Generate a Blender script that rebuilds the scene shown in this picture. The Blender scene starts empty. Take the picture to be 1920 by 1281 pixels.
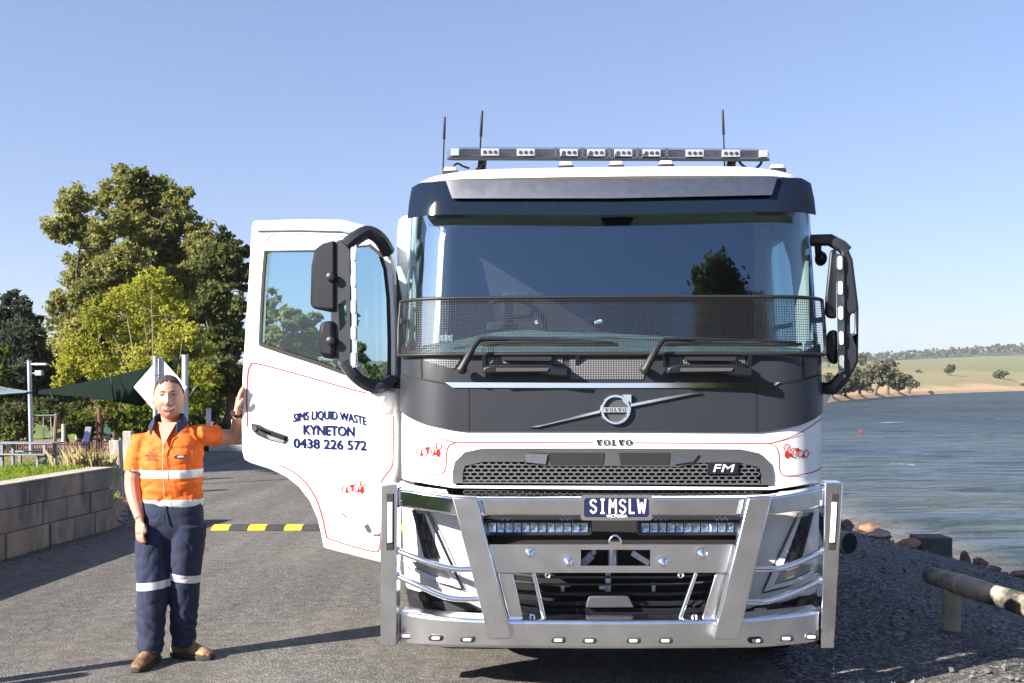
import bpy, bmesh, math, random
import numpy as np
from mathutils import Vector, Matrix, noise as mnoise
random.seed(7); RNG = np.random.default_rng(7)
SC = bpy.context.scene; COL = SC.collection
# ---------------------------------------------------------------- camera, sky, sun, exposure
F, CX, HY, H = 1900.0, 960.0, 718.0, 1.728          # focal length in photo pixels, principal column, horizon row, eye height
cam = bpy.data.cameras.new('camera'); cam_o = bpy.data.objects.new('camera', cam); COL.objects.link(cam_o)
cam.sensor_width = 36; cam.lens = 36 * F / 1920; cam.shift_y = (HY - 640.5) / 1920
cam.clip_start = .05; cam.clip_end = 12000
cam_o.location = (0, 0, H); cam_o.rotation_euler = (math.pi / 2, 0, 0); SC.camera = cam_o
SUN_AZ, SUN_EL = math.radians(238), math.radians(27)
TO_SUN = Vector((math.sin(SUN_AZ) * math.cos(SUN_EL), math.cos(SUN_AZ) * math.cos(SUN_EL), math.sin(SUN_EL)))
world = bpy.data.worlds.new('World'); SC.world = world; world.use_nodes = True
wn = world.node_tree; wn.nodes.clear()
sky = wn.nodes.new('ShaderNodeTexSky'); sky.sky_type = 'NISHITA'; sky.sun_disc = False
sky.sun_elevation = SUN_EL; sky.sun_rotation = SUN_AZ
sky.altitude = 400; sky.air_density = 1.0; sky.dust_density = .9; sky.ozone_density = 3.2
bg = wn.nodes.new('ShaderNodeBackground'); bg.inputs['Strength'].default_value = .083
wo = wn.nodes.new('ShaderNodeOutputWorld')
tint = wn.nodes.new('ShaderNodeVectorMath'); tint.operation = 'MULTIPLY'; tint.inputs[1].default_value = (.965, .985, 1.21)   # white balance and tone of the whole sky
tone = wn.nodes.new('ShaderNodeGamma'); tone.inputs[1].default_value = .66
wn.links.new(sky.outputs[0], tone.inputs[0]); wn.links.new(tone.outputs[0], tint.inputs[0]); wn.links.new(tint.outputs[0], bg.inputs[0]); wn.links.new(bg.outputs[0], wo.inputs[0])
sun = bpy.data.lights.new('sun', 'SUN'); sun.energy = 5.0; sun.angle = math.radians(.5); sun.color = (1, .93, .82)
sun_o = bpy.data.objects.new('sun', sun); COL.objects.link(sun_o)
sun_o.rotation_euler = TO_SUN.to_track_quat('Z', 'Y').to_euler(); sun_o.location = (-30, -20, 40)
vs = SC.view_settings; vs.view_transform = 'Standard'; vs.look = 'None'; vs.gamma = 1; vs.exposure = 1.72
SC.display_settings.display_device = 'sRGB'
cy = SC.cycles
cy.max_bounces = 8; cy.transparent_max_bounces = 24; cy.use_denoising = True; cy.caustics_reflective = False; cy.caustics_refractive = False
cy.volume_bounces = 0

def W(px, py, Y): return Vector(((px - CX) / F * Y, Y, H - (py - HY) / F * Y))
def G(px, py, z=0.0):
    Y = F * (H - z) / (py - HY); return W(px, py, Y)
# ---------------------------------------------------------------- materials
def nd(nt, t, **kw):
    n = nt.nodes.new(t)
    for k, v in kw.items(): setattr(n, k, v)
    return n
def pm(name, base, rough=.5, metal=0, spec=.5, coat=0, var=0, vscale=3, bump=0, bscale=40, dirt=None, dscale=2, dlo=.5, dhi=.7, alpha=None, emit=None, estr=1, rvar=0, stretch=None):
    m = bpy.data.materials.new(name); m.use_nodes = True; nt = m.node_tree; p = nt.nodes['Principled BSDF']
    p.inputs['Base Color'].default_value = (*base, 1); p.inputs['Roughness'].default_value = rough
    p.inputs['Metallic'].default_value = metal; p.inputs['Specular IOR Level'].default_value = spec
    p.inputs['Coat Weight'].default_value = coat; p.inputs['Coat Roughness'].default_value = .05
    if emit: p.inputs['Emission Color'].default_value = (*emit, 1); p.inputs['Emission Strength'].default_value = estr
    tc = nd(nt, 'ShaderNodeTexCoord'); src = tc.outputs['Object']
    if stretch:
        mp = nd(nt, 'ShaderNodeMapping'); mp.inputs['Scale'].default_value = stretch
        nt.links.new(src, mp.inputs[0]); src = mp.outputs[0]
    col = None
    if var:
        n = nd(nt, 'ShaderNodeTexNoise'); n.inputs['Scale'].default_value = vscale; n.inputs['Detail'].default_value = 6
        nt.links.new(src, n.inputs['Vector'])
        r = nd(nt, 'ShaderNodeMapRange'); r.inputs[1].default_value = .3; r.inputs[2].default_value = .7
        r.inputs[3].default_value = 1 - var; r.inputs[4].default_value = 1 + var
        nt.links.new(n.outputs[0], r.inputs[0])
        mx = nd(nt, 'ShaderNodeVectorMath', operation='SCALE'); mx.inputs[0].default_value = base
        nt.links.new(r.outputs[0], mx.inputs['Scale']); col = mx.outputs[0]
        if rvar:
            r2 = nd(nt, 'ShaderNodeMapRange'); r2.inputs[1].default_value = .3; r2.inputs[2].default_value = .7
            r2.inputs[3].default_value = max(0, rough - rvar); r2.inputs[4].default_value = rough + rvar
            nt.links.new(n.outputs[0], r2.inputs[0]); nt.links.new(r2.outputs[0], p.inputs['Roughness'])
    if dirt:
        n = nd(nt, 'ShaderNodeTexNoise'); n.inputs['Scale'].default_value = dscale; n.inputs['Detail'].default_value = 8
        n.inputs['Roughness'].default_value = .65
        nt.links.new(src, n.inputs['Vector'])
        r = nd(nt, 'ShaderNodeMapRange'); r.inputs[1].default_value = dlo; r.inputs[2].default_value = dhi
        nt.links.new(n.outputs[0], r.inputs[0])
        mx = nd(nt, 'ShaderNodeMix', data_type='RGBA')
        nt.links.new(r.outputs[0], mx.inputs[0])
        if col is not None: nt.links.new(col, mx.inputs[6])
        else: mx.inputs[6].default_value = (*base, 1)
        mx.inputs[7].default_value = (*dirt, 1); col = mx.outputs[2]
    if col is not None: nt.links.new(col, p.inputs['Base Color'])
    if bump:
        n = nd(nt, 'ShaderNodeTexNoise'); n.inputs['Scale'].default_value = bscale; n.inputs['Detail'].default_value = 5
        nt.links.new(src, n.inputs['Vector'])
        b = nd(nt, 'ShaderNodeBump'); b.inputs['Strength'].default_value = bump; b.inputs['Distance'].default_value = .02
        nt.links.new(n.outputs[0], b.inputs['Height']); nt.links.new(b.outputs[0], p.inputs['Normal'])
    return m
def glass_mat(name, tint, refl=1.0, rough=.0, floor=.0, haze=0.0, coat=(1, 1, 1)):
    m = bpy.data.materials.new(name); m.use_nodes = True; nt = m.node_tree; nt.nodes.clear()
    o = nd(nt, 'ShaderNodeOutputMaterial'); t = nd(nt, 'ShaderNodeBsdfTransparent'); t.inputs[0].default_value = (*tint, 1)
    g = nd(nt, 'ShaderNodeBsdfGlossy'); g.inputs['Roughness'].default_value = rough; g.inputs[0].default_value = (*coat, 1)
    fr = nd(nt, 'ShaderNodeLayerWeight'); fr.inputs[0].default_value = .5
    pw_ = nd(nt, 'ShaderNodeMath', operation='POWER'); pw_.inputs[1].default_value = 5; nt.links.new(fr.outputs['Facing'], pw_.inputs[0])
    ma = nd(nt, 'ShaderNodeMath', operation='MULTIPLY_ADD', use_clamp=True); ma.inputs[1].default_value = .96; ma.inputs[2].default_value = .04 * refl + floor
    nt.links.new(pw_.outputs[0], ma.inputs[0])
    mx = nd(nt, 'ShaderNodeMixShader'); nt.links.new(ma.outputs[0], mx.inputs[0])
    nt.links.new(t.outputs[0], mx.inputs[1]); nt.links.new(g.outputs[0], mx.inputs[2])
    out = mx.outputs[0]
    if haze:                                        # thin film of road dust on the glass
        d = nd(nt, 'ShaderNodeBsdfDiffuse'); d.inputs[0].default_value = (.6, .6, .6, 1)
        n = nd(nt, 'ShaderNodeTexNoise'); n.inputs['Scale'].default_value = 5; n.inputs['Detail'].default_value = 6
        tc = nd(nt, 'ShaderNodeTexCoord'); nt.links.new(tc.outputs['Object'], n.inputs['Vector'])
        k = nd(nt, 'ShaderNodeMath', operation='MULTIPLY'); k.inputs[1].default_value = haze * 2; nt.links.new(n.outputs[0], k.inputs[0])
        m2 = nd(nt, 'ShaderNodeMixShader'); nt.links.new(k.outputs[0], m2.inputs[0]); nt.links.new(out, m2.inputs[1]); nt.links.new(d.outputs[0], m2.inputs[2]); out = m2.outputs[0]
    nt.links.new(out, o.inputs[0]); return m
def leaf_mat(name, c1, c2, c3, trans=.35):
    m = bpy.data.materials.new(name); m.use_nodes = True; nt = m.node_tree; nt.nodes.clear()
    o = nd(nt, 'ShaderNodeOutputMaterial'); ge = nd(nt, 'ShaderNodeNewGeometry'); cr = nd(nt, 'ShaderNodeValToRGB')
    e = cr.color_ramp.elements; e[0].color = (*c1, 1); e[1].color = (*c3, 1); x = e.new(.55); x.color = (*c2, 1)
    tc = nd(nt, 'ShaderNodeTexCoord'); n = nd(nt, 'ShaderNodeTexNoise'); n.inputs['Scale'].default_value = .55; nt.links.new(tc.outputs['Object'], n.inputs['Vector'])
    a = nd(nt, 'ShaderNodeMath', operation='MULTIPLY_ADD'); a.inputs[1].default_value = 1.9; a.inputs[2].default_value = -.72
    nt.links.new(n.outputs[0], a.inputs[0])
    b = nd(nt, 'ShaderNodeMath', operation='MULTIPLY_ADD'); b.inputs[1].default_value = .5
    nt.links.new(ge.outputs['Random Per Island'], b.inputs[0]); nt.links.new(a.outputs[0], b.inputs[2]); nt.links.new(b.outputs[0], cr.inputs[0])
    d = nd(nt, 'ShaderNodeBsdfDiffuse'); t = nd(nt, 'ShaderNodeBsdfTranslucent'); mx = nd(nt, 'ShaderNodeMixShader'); mx.inputs[0].default_value = trans
    nt.links.new(cr.outputs[0], d.inputs[0]); nt.links.new(cr.outputs[0], t.inputs[0])
    nt.links.new(d.outputs[0], mx.inputs[1]); nt.links.new(t.outputs[0], mx.inputs[2]); nt.links.new(mx.outputs[0], o.inputs[0]); return m

M = {}
M['white'] = pm('white_paint', (.82, .82, .82), .32, coat=.6, dirt=(.62, .60, .56), dscale=3, dlo=.62, dhi=.9)
M['charcoal'] = pm('charcoal_paint', (.021, .0235, .031), .40, var=.06, vscale=5, spec=.4)
M['darkplastic'] = pm('dark_plastic', (.009, .0105, .0145), .42, spec=.3, var=.15, vscale=8)
M['black'] = pm('black_plastic', (.012, .012, .014), .5)
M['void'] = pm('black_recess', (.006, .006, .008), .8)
M['greyplastic'] = pm('grey_plastic', (.055, .058, .065), .45, var=.1)
M['chrome'] = pm('chrome', (.86, .87, .90), .08, metal=1)
M['alloy'] = pm('polished_aluminium', (.84, .85, .87), .08, metal=1, bump=.05, bscale=4, var=.02, vscale=12, rvar=.02)
M['alloydull'] = pm('brushed_aluminium', (.86, .88, .92), .20, metal=1, bump=.05, bscale=3.5, var=.03, vscale=9, rvar=.05, dirt=(.66, .65, .64), dscale=18, dlo=.45, dhi=.9)
M['visor'] = pm('smoked_acrylic', (.006, .012, .024), .08, spec=.35, coat=0, dirt=(.10, .11, .14), dscale=60, dlo=.70, dhi=.82)
M['insert'] = pm('brushed_insert', (.30, .30, .31), .36, metal=1, var=.1, vscale=20, dirt=(.6, .6, .6), dscale=70, dlo=.72, dhi=.8)
M['red'] = pm('red_vinyl', (.50, .022, .018), .8, spec=.1)
M['pink'] = pm('red_pinstripe', (.40, .03, .026), .8, spec=.1)
M['blue'] = pm('blue_vinyl', (.004, .012, .085), .8, spec=.1)
M['plateblue'] = pm('plate_blue', (.010, .014, .060), .35)
M['plastwhite'] = pm('white_lettering', (.85, .85, .85), .4)
M['rubber'] = pm('rubber', (.018, .018, .018), .75)
M['lens'] = pm('lamp_lens', (.52, .54, .57), .12, spec=.8, coat=.5)
M['lampbody'] = pm('lamp_body', (.40, .41, .43), .15, coat=.6)
M['tablegrey'] = pm('table_grey', (.17, .19, .24), .55, var=.1)
M['ledwhite'] = pm('led_strip', (.9, .9, .9), .25)
M['lampdark'] = pm('lamp_reflector', (.055, .06, .07), .12, metal=.6, var=.5, vscale=30)
M['ledblue'] = pm('led_reflector', (.42, .55, .75), .12, metal=.9, var=.6, vscale=60)
M['interior'] = pm('cab_trim', (.36, .36, .33), .6)
M['interiorlight'] = pm('cab_pillar_trim', (.55, .54, .48), .6)
M['dash'] = pm('dash_plastic', (.20, .235, .20), .55, var=.1)
M['seat'] = pm('seat_cloth', (.008, .009, .012), .85)
M['glass'] = glass_mat('windscreen_glass', (.80, .88, .90), refl=3.0, floor=.0, haze=.001, coat=(.62, .82, 1.0))
M['doorglass'] = glass_mat('door_glass', (.74, .88, .92), refl=1.0, haze=.004)
M['clear'] = glass_mat('clear_lens', (.8, .82, .85), refl=1.3, haze=.03)
M['mirror'] = pm('mirror_glass', (.9, .9, .9), .02, metal=1)
M['steel'] = pm('galvanised_steel', (.42, .46, .54), .4, metal=.7, var=.1)
M['whitepole'] = pm('painted_post', (.62, .64, .66), .45)
M['signback'] = pm('sign_back', (.66, .66, .68), .4, var=.04)
M['timber'] = pm('weathered_timber', (.34, .32, .29), .85, var=.25, vscale=6, bump=.4, bscale=25, stretch=(4, 4, .5))

# ---------------------------------------------------------------- mesh helpers
def tag(o, label=None, cat=None, group=None, kind=None):
    if label: o['label'] = label
    if cat: o['category'] = cat
    if group: o['group'] = group
    if kind: o['kind'] = kind
    return o
def empty(name, loc=(0, 0, 0), rz=0):
    o = bpy.data.objects.new(name, None); o.location = loc; o.rotation_euler = (0, 0, rz); o.empty_display_size = .2; COL.objects.link(o); return o
def link_mesh(name, me, mats, parent=None, smooth=None, bev=0, bseg=2):
    for m in (mats if isinstance(mats, (list, tuple)) else [mats]): me.materials.append(m)
    if smooth is not None:
        me.polygons.foreach_set('use_smooth', [True] * len(me.polygons))
        if smooth < 179: me.set_sharp_from_angle(angle=math.radians(smooth))
    o = bpy.data.objects.new(name, me); COL.objects.link(o)
    if parent: o.parent = parent
    if bev:
        b = o.modifiers.new('bevel', 'BEVEL'); b.width = bev; b.segments = bseg; b.limit_method = 'ANGLE'; b.angle_limit = math.radians(35)
        b.harden_normals = False
        if smooth is None:
            me.polygons.foreach_set('use_smooth', [True] * len(me.polygons)); me.set_sharp_from_angle(angle=math.radians(35))
    return o
class MB:
    def __init__(s): s.v = []; s.f = []; s.mi = []; s.cur = 0
    def add(s, vs, fs):
        n = len(s.v); s.v += [tuple(v) for v in vs]; s.f += [tuple(i + n for i in f) for f in fs]; s.mi += [s.cur] * len(fs); return s
    def hexa(s, a):   # 8 points: front quad (4, loop) then back quad (4, same order)
        return s.add(a, [(0, 1, 2, 3), (7, 6, 5, 4), (0, 4, 5, 1), (1, 5, 6, 2), (2, 6, 7, 3), (3, 7, 4, 0)])
    def box(s, c, d, R=None):
        c = Vector(c); q = []
        for y in (-.5, .5):
            for x, z in ((-.5, -.5), (.5, -.5), (.5, .5), (-.5, .5)):
                v = Vector((x * d[0], y * d[1], z * d[2]))
                q.append(c + (R @ v if R else v))
        return s.hexa(q)
    def bar(s, a, b, w, h=None, up=(0, 0, 1)):
        a, b = Vector(a), Vector(b); h = h or w; t = (b - a).normalized(); u = Vector(up)
        sd = t.cross(u)
        if sd.length < 1e-4: sd = t.cross(Vector((1, 0, 0)))
        sd.normalize(); u = sd.cross(t); q = []
        for p in (a, b):
            for x, y in ((-.5, -.5), (.5, -.5), (.5, .5), (-.5, .5)): q.append(p + sd * x * w + u * y * h)
        return s.hexa(q)
    def prism(s, pts, vec):
        vec = Vector(vec); n = len(pts); a = [Vector(p) for p in pts]
        return s.add(a + [p + vec for p in a], [tuple(range(n)), tuple(range(2 * n - 1, n - 1, -1))] + [(i, i + n, (i + 1) % n + n, (i + 1) % n) for i in range(n)])
    def tube(s, pts, r, n=10, caps=True, squash=None):
        pts = [Vector(p) for p in pts]; m = len(pts); r = r if isinstance(r, (list, tuple)) else [r] * m
        t0 = (pts[1] - pts[0]).normalized(); u = t0.orthogonal().normalized()
        if abs(t0.z) < .8: u = (Vector((0, 0, 1)) - t0 * t0.z).normalized()
        else: u = (Vector((0, 1, 0)) - t0 * t0.y).normalized()
        vs_, fs_ = [], []
        for i in range(m):
            t = (pts[min(i + 1, m - 1)] - pts[max(i - 1, 0)]).normalized(); u = (u - t * u.dot(t)).normalized(); w = t.cross(u)
            ri = r[i]; ra, rb = (ri if isinstance(ri, (list, tuple)) else (ri, ri))
            for k in range(n):
                a = 2 * math.pi * k / n; vs_.append(pts[i] + u * math.cos(a) * ra + w * math.sin(a) * rb)
        for i in range(m - 1):
            for k in range(n): fs_.append((i * n + k, i * n + (k + 1) % n, (i + 1) * n + (k + 1) % n, (i + 1) * n + k))
        if caps: fs_ += [tuple(range(n - 1, -1, -1)), tuple(range((m - 1) * n, m * n))]
        return s.add(vs_, fs_)
    def loft(s, rings, caps=True):
        n = len(rings[0]); b = [v for r in rings for v in r]; fs_ = []
        for i in range(len(rings) - 1):
            for k in range(n): fs_.append((i * n + k, i * n + (k + 1) % n, (i + 1) * n + (k + 1) % n, (i + 1) * n + k))
        if caps: fs_ += [tuple(range(n - 1, -1, -1)), tuple(range((len(rings) - 1) * n, len(rings) * n))]
        return s.add(b, fs_)
    def ell(s, c, r, n=16, m=10, R=None):
        c = Vector(c); rings = []
        for i in range(m + 1):
            a = math.pi * (i + .02) / (m + .04)
            rg = []
            for k in range(n):
                t = 2 * math.pi * k / n; v = Vector((r[0] * math.sin(a) * math.cos(t), r[1] * math.sin(a) * math.sin(t), -r[2] * math.cos(a)))
                rg.append(c + (R @ v if R else v))
            rings.append(rg)
        return s.loft(rings)
    def lathe(s, c, ax, prof, n=24):   # prof: (along, radius)
        ax = Vector(ax).normalized(); u = ax.orthogonal().normalized(); w = ax.cross(u); c = Vector(c)
        return s.loft([[c + ax * h + (u * math.cos(2 * math.pi * k / n) + w * math.sin(2 * math.pi * k / n)) * r for k in range(n)] for h, r in prof])
    def build(s, name, mats, parent=None, smooth=None, bev=0, bseg=2, fix=True):
        me = bpy.data.meshes.new(name); me.from_pydata([tuple(v) for v in s.v], [], s.f)
        if len(set(s.mi)) > 1: me.polygons.foreach_set('material_index', s.mi)
        if fix:
            bm = bmesh.new(); bm.from_mesh(me); bmesh.ops.recalc_face_normals(bm, faces=bm.faces); bm.to_mesh(me); bm.free()
        return link_mesh(name, me, mats, parent, smooth, bev, bseg)
def sheet(name, outer, fmap, off, thick, mat, parent=None, holes=(), cx=None, cy=None, smooth=35, mb=None, bev=0, nmap=None):
    """2-D polygon (with holes) cut into cells, mapped onto a surface and given thickness."""
    bm = bmesh.new(); es = []
    for lp in [outer] + list(holes):
        vs_ = [bm.verts.new((p[0], p[1], 0)) for p in lp]
        es += [bm.edges.new((vs_[i], vs_[(i + 1) % len(vs_)])) for i in range(len(vs_))]
    bmesh.ops.triangle_fill(bm, use_beauty=True, use_dissolve=False, edges=es)
    def cut(axis, vals):
        for v in vals:
            g = list(bm.verts) + list(bm.edges) + list(bm.faces)
            co = (v, 0, 0) if axis == 0 else (0, v, 0); no = (1, 0, 0) if axis == 0 else (0, 1, 0)
            bmesh.ops.bisect_plane(bm, geom=g, dist=1e-6, plane_co=co, plane_no=no)
    if cx: cut(0, cx)
    if cy: cut(1, cy)
    bm.verts.ensure_lookup_table(); bm.verts.index_update(); n = len(bm.verts)
    top = [fmap(v.co.x, v.co.y, off) for v in bm.verts]
    nrm = [nmap(v.co.x, v.co.y) for v in bm.verts] if nmap else None
    fs_ = [tuple(v.index for v in f.verts) for f in bm.faces]
    if thick:
        bot = [fmap(v.co.x, v.co.y, off - thick) for v in bm.verts]
        side = [(e.verts[0].index, e.verts[1].index, e.verts[1].index + n, e.verts[0].index + n) for e in bm.edges if len(e.link_faces) == 1]
        fs_ = fs_ + [tuple(i + n for i in reversed(f)) for f in fs_] + side; top = top + bot
    bm.free()
    if mb is not None: mb.add(top, fs_); return None
    b = MB(); b.add(top, fs_)
    o = b.build(name, mat, parent, smooth, bev, fix=bool(thick))
    if nrm: o.data.normals_split_custom_set_from_vertices([tuple(q) for q in nrm] + ([tuple(-q) for q in nrm] if thick else []))   # true normals of the swept panel
    return o
def text2d(body, bold=.0, res=3):
    cu = bpy.data.curves.new('t', 'FONT'); cu.body = body; cu.offset = bold; cu.resolution_u = res; cu.fill_mode = 'FRONT'
    o = bpy.data.objects.new('t', cu); COL.objects.link(o); dg = bpy.context.evaluated_depsgraph_get(); me = bpy.data.meshes.new_from_object(o.evaluated_get(dg))
    vs_ = [(v.co.x, v.co.y) for v in me.vertices]; fs_ = [tuple(p.vertices) for p in me.polygons]
    bpy.data.objects.remove(o); bpy.data.curves.remove(cu); bpy.data.meshes.remove(me)
    x0, x1 = min(v[0] for v in vs_), max(v[0] for v in vs_); y0, y1 = min(v[1] for v in vs_), max(v[1] for v in vs_)
    return [((x - x0) / (x1 - x0), (y - y0) / (y1 - y0)) for x, y in vs_], fs_
def text_on(name, body, fn, mat, parent, bold=(0, 0)):
    vs_, fs_ = text2d(body, 0); b = MB(); sh = [(0, 0)]
    if bold[0]: sh += [(bold[0] * math.cos(a), bold[1] * math.sin(a)) for a in np.linspace(0, 2 * math.pi, 8, endpoint=False)]
    n_ = (fn(1, 0) - fn(0, 0)).cross(fn(0, 1) - fn(0, 0)).normalized()
    if n_.y > 0: n_ = -n_
    for k, (du, dv) in enumerate(sh): b.add([fn(u + du, v + dv) + n_ * (.0003 * k) for u, v in vs_], fs_)
    return b.build(name, mat, parent, fix=False)
def rbox(x0, y0, x1, y1, r, n=4):
    out = []
    for cx_, cy_, a0 in ((x1 - r, y0 + r, -90), (x1 - r, y1 - r, 0), (x0 + r, y1 - r, 90), (x0 + r, y0 + r, 180)):
        for k in range(n + 1):
            a = math.radians(a0 + 90 * k / n); out.append((cx_ + r * math.cos(a), cy_ + r * math.sin(a)))
    return out
def smooth_path(pts, n=6):
    pts = [Vector(p) for p in pts]; out = []
    for i in range(len(pts) - 1):
        p0, p1, p2, p3 = pts[max(i - 1, 0)], pts[i], pts[i + 1], pts[min(i + 2, len(pts) - 1)]
        for k in range(n):
            t = k / n
            out.append(.5 * ((2 * p1) + (p2 - p0) * t + (2 * p0 - 5 * p1 + 4 * p2 - p3) * t * t + (3 * p1 - p0 - 3 * p2 + p3) * t ** 3))
    out.append(pts[-1]); return out
# ================================================================ ground, lake, far shore
WATER = -1.8
def hgt(x, y):
    """terrain height near the truck: flat car park, bank to the lake on the right, lawn falling away on the left"""
    z = 0.0
    if x > 3.0:
        e = 5.9 + .05 * (y - 12) * -1 + .25 * math.sin(y * .7); t = min((x - 3.0) / max(e - 3.0, .5), 1); z = -.60 * t ** 1.25
        if x > e: u = min((x - e) / 3.2, 1); z -= 2.6 * (u * u * (3 - 2 * u)) ** .8
    wx = wallx(y)
    if x < wx - .02 and y < 12.2 + 40:
        d = wx - x; top = .62 if y < 12.6 else .62 * max(0, 1 - (y - 12.6) / 2.2)
        if y < 12.1: z = top if d > .12 else 0
        else: z = top * min(1, d / .5)
        far = min(max((y - 14.5) / 12, 0), 1) * min(max((-5.2 - x) / 3.0, 0), 1); far = far * far * (3 - 2 * far)
        z = z * (1 - min(max((y - 13.2) / 6, 0), 1)) - 1.07 * far
    return z
def wallx(y):
    if y > 12.07: return -4.73 - (y - 12.07) * .30
    return -5.0 + .124 * (y - 9.89) - .006 * (12.07 - y) * (y - 9.89)
def ground_mat(kind):
    m = bpy.data.materials.new(kind); m.use_nodes = True; nt = m.node_tree; p = nt.nodes['Principled BSDF']; L = nt.links
    tc = nd(nt, 'ShaderNodeTexCoord'); src = tc.outputs['Object']
    if kind == 'asphalt': c1, c2, c3, vs_, patch_c = (.064, .061, .058), (.102, .097, .090), (.21, .195, .178), 105, (.140, .126, .108)
    else: c1, c2, c3, vs_, patch_c = (.022, .023, .025), (.060, .060, .062), (.28, .26, .24), 55, (.13, .115, .095)
    v = nd(nt, 'ShaderNodeTexVoronoi'); v.inputs['Scale'].default_value = vs_; L.new(src, v.inputs['Vector'])
    sep = nd(nt, 'ShaderNodeSeparateColor'); L.new(v.outputs['Color'], sep.inputs[0])
    r = nd(nt, 'ShaderNodeValToRGB'); e = r.color_ramp.elements; e[0].color = (*c1, 1); e[1].color = (*c3, 1); e[1].position = 1; x = e.new(.62); x.color = (*c2, 1)
    L.new(sep.outputs[0], r.inputs[0])
    n = nd(nt, 'ShaderNodeTexNoise'); n.inputs['Scale'].default_value = .55; n.inputs['Detail'].default_value = 7; n.inputs['Roughness'].default_value = .62; L.new(src, n.inputs['Vector'])
    mr = nd(nt, 'ShaderNodeMapRange'); mr.inputs[1].default_value = .46; mr.inputs[2].default_value = .72; mr.inputs[4].default_value = .65; L.new(n.outputs[0], mr.inputs[0])
    mx = nd(nt, 'ShaderNodeMix', data_type='RGBA'); L.new(mr.outputs[0], mx.inputs[0]); L.new(r.outputs[0], mx.inputs[6]); mx.inputs[7].default_value = (*patch_c, 1)
    mpw = nd(nt, 'ShaderNodeMapping'); mpw.inputs['Scale'].default_value = (1.3, .16, 1); mpw.inputs['Rotation'].default_value = (0, 0, .35); L.new(src, mpw.inputs[0])
    nw = nd(nt, 'ShaderNodeTexNoise'); nw.inputs['Scale'].default_value = 1.1; nw.inputs['Detail'].default_value = 5; L.new(mpw.outputs[0], nw.inputs['Vector'])
    mw = nd(nt, 'ShaderNodeMapRange'); mw.inputs[1].default_value = .32; mw.inputs[2].default_value = .68; mw.inputs[3].default_value = .74; mw.inputs[4].default_value = 1.26; L.new(nw.outputs[0], mw.inputs[0])
    n2 = nd(nt, 'ShaderNodeTexNoise'); n2.inputs['Scale'].default_value = 9; n2.inputs['Detail'].default_value = 6; L.new(src, n2.inputs['Vector'])
    m2 = nd(nt, 'ShaderNodeMapRange'); m2.inputs[1].default_value = .3; m2.inputs[2].default_value = .7; m2.inputs[3].default_value = .78; m2.inputs[4].default_value = 1.2; L.new(n2.outputs[0], m2.inputs[0])
    sc = nd(nt, 'ShaderNodeVectorMath', operation='SCALE'); L.new(mx.outputs[2], sc.inputs[0]); mm = nd(nt, 'ShaderNodeMath', operation='MULTIPLY'); L.new(m2.outputs[0], mm.inputs[0]); L.new(mw.outputs[0], mm.inputs[1]); L.new(mm.outputs[0], sc.inputs['Scale'])
    L.new(sc.outputs[0], p.inputs['Base Color']); p.inputs['Roughness'].default_value = .92; p.inputs['Specular IOR Level'].default_value = .25
    b = nd(nt, 'ShaderNodeBump'); b.inputs['Strength'].default_value = .55; b.inputs['Distance'].default_value = .008 if kind == 'asphalt' else .014
    L.new(v.outputs['Distance'], b.inputs['Height']); L.new(b.outputs[0], p.inputs['Normal']); return m
M['asphalt'] = ground_mat('asphalt'); M['gravel'] = ground_mat('gravel')
M['lawn'] = pm('lawn_soil', (.075, .125, .022), .95, var=.35, vscale=2.5, dirt=(.16, .13, .07), dscale=1.1, dlo=.5, dhi=.75)
M['bed'] = pm('lake_bed', (.14, .11, .07), .9, var=.2)
M['mulch'] = pm('bark_mulch', (.22, .14, .09), .95, var=.4, vscale=14, bump=.5, bscale=30)
xs = np.unique(np.concatenate([np.linspace(-260, -20, 30), np.linspace(-20, -7, 40), np.linspace(-7, -4, 61), np.linspace(-4, 2, 13), np.linspace(2, 13, 67), np.linspace(13, 60, 12)]))
ys = np.unique(np.concatenate([np.linspace(-160, -10, 18), np.linspace(-10, 6, 14), np.linspace(6, 26, 81), np.linspace(26, 60, 24), np.linspace(60, 420, 22)]))
vv, idx = [], {}
for j, y in enumerate(ys):
    for i, x in enumerate(xs):
        z = hgt(float(x), float(y)); vv.append((float(x), float(y), z - (.012 if abs(z) < .001 else 0) + .025 * (mnoise.noise((x * .9, y * .9, 0)) if x > 2.2 else 0)))
nx = len(xs); groups = {'lawn': [], 'gravel': [], 'mulch': []}
for j in range(len(ys) - 1):
    for i in range(nx - 1):
        f = (j * nx + i, j * nx + i + 1, (j + 1) * nx + i + 1, (j + 1) * nx + i); x, y = (xs[i] + xs[i + 1]) / 2, (ys[j] + ys[j + 1]) / 2
        if x > 1.9 or (x > -3.0 and y < 40): k = 'gravel'
        elif x > wallx(y) and y < 24: k = 'gravel'
        elif 12.1 < y < 15.5 and wallx(y) - 2.2 < x: k = 'mulch'
        elif x > -11 and 26.5 < y < 30: k = 'mulch'
        elif -30 < x < -10 and 36 < y < 50: k = 'mulch'
        else: k = 'lawn'
        groups[k].append(f)
for k, nm in (('lawn', 'lawn'), ('gravel', 'gravel_ground'), ('mulch', 'mulch_bed')):
    b = MB(); used = sorted({i for f in groups[k] for i in f}); re = {o: n for n, o in enumerate(used)}
    b.add([vv[i] for i in used], [tuple(re[i] for i in f) for f in groups[k]])
    tag(b.build(nm, M[k], smooth=180, fix=False), kind='structure')
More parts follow.
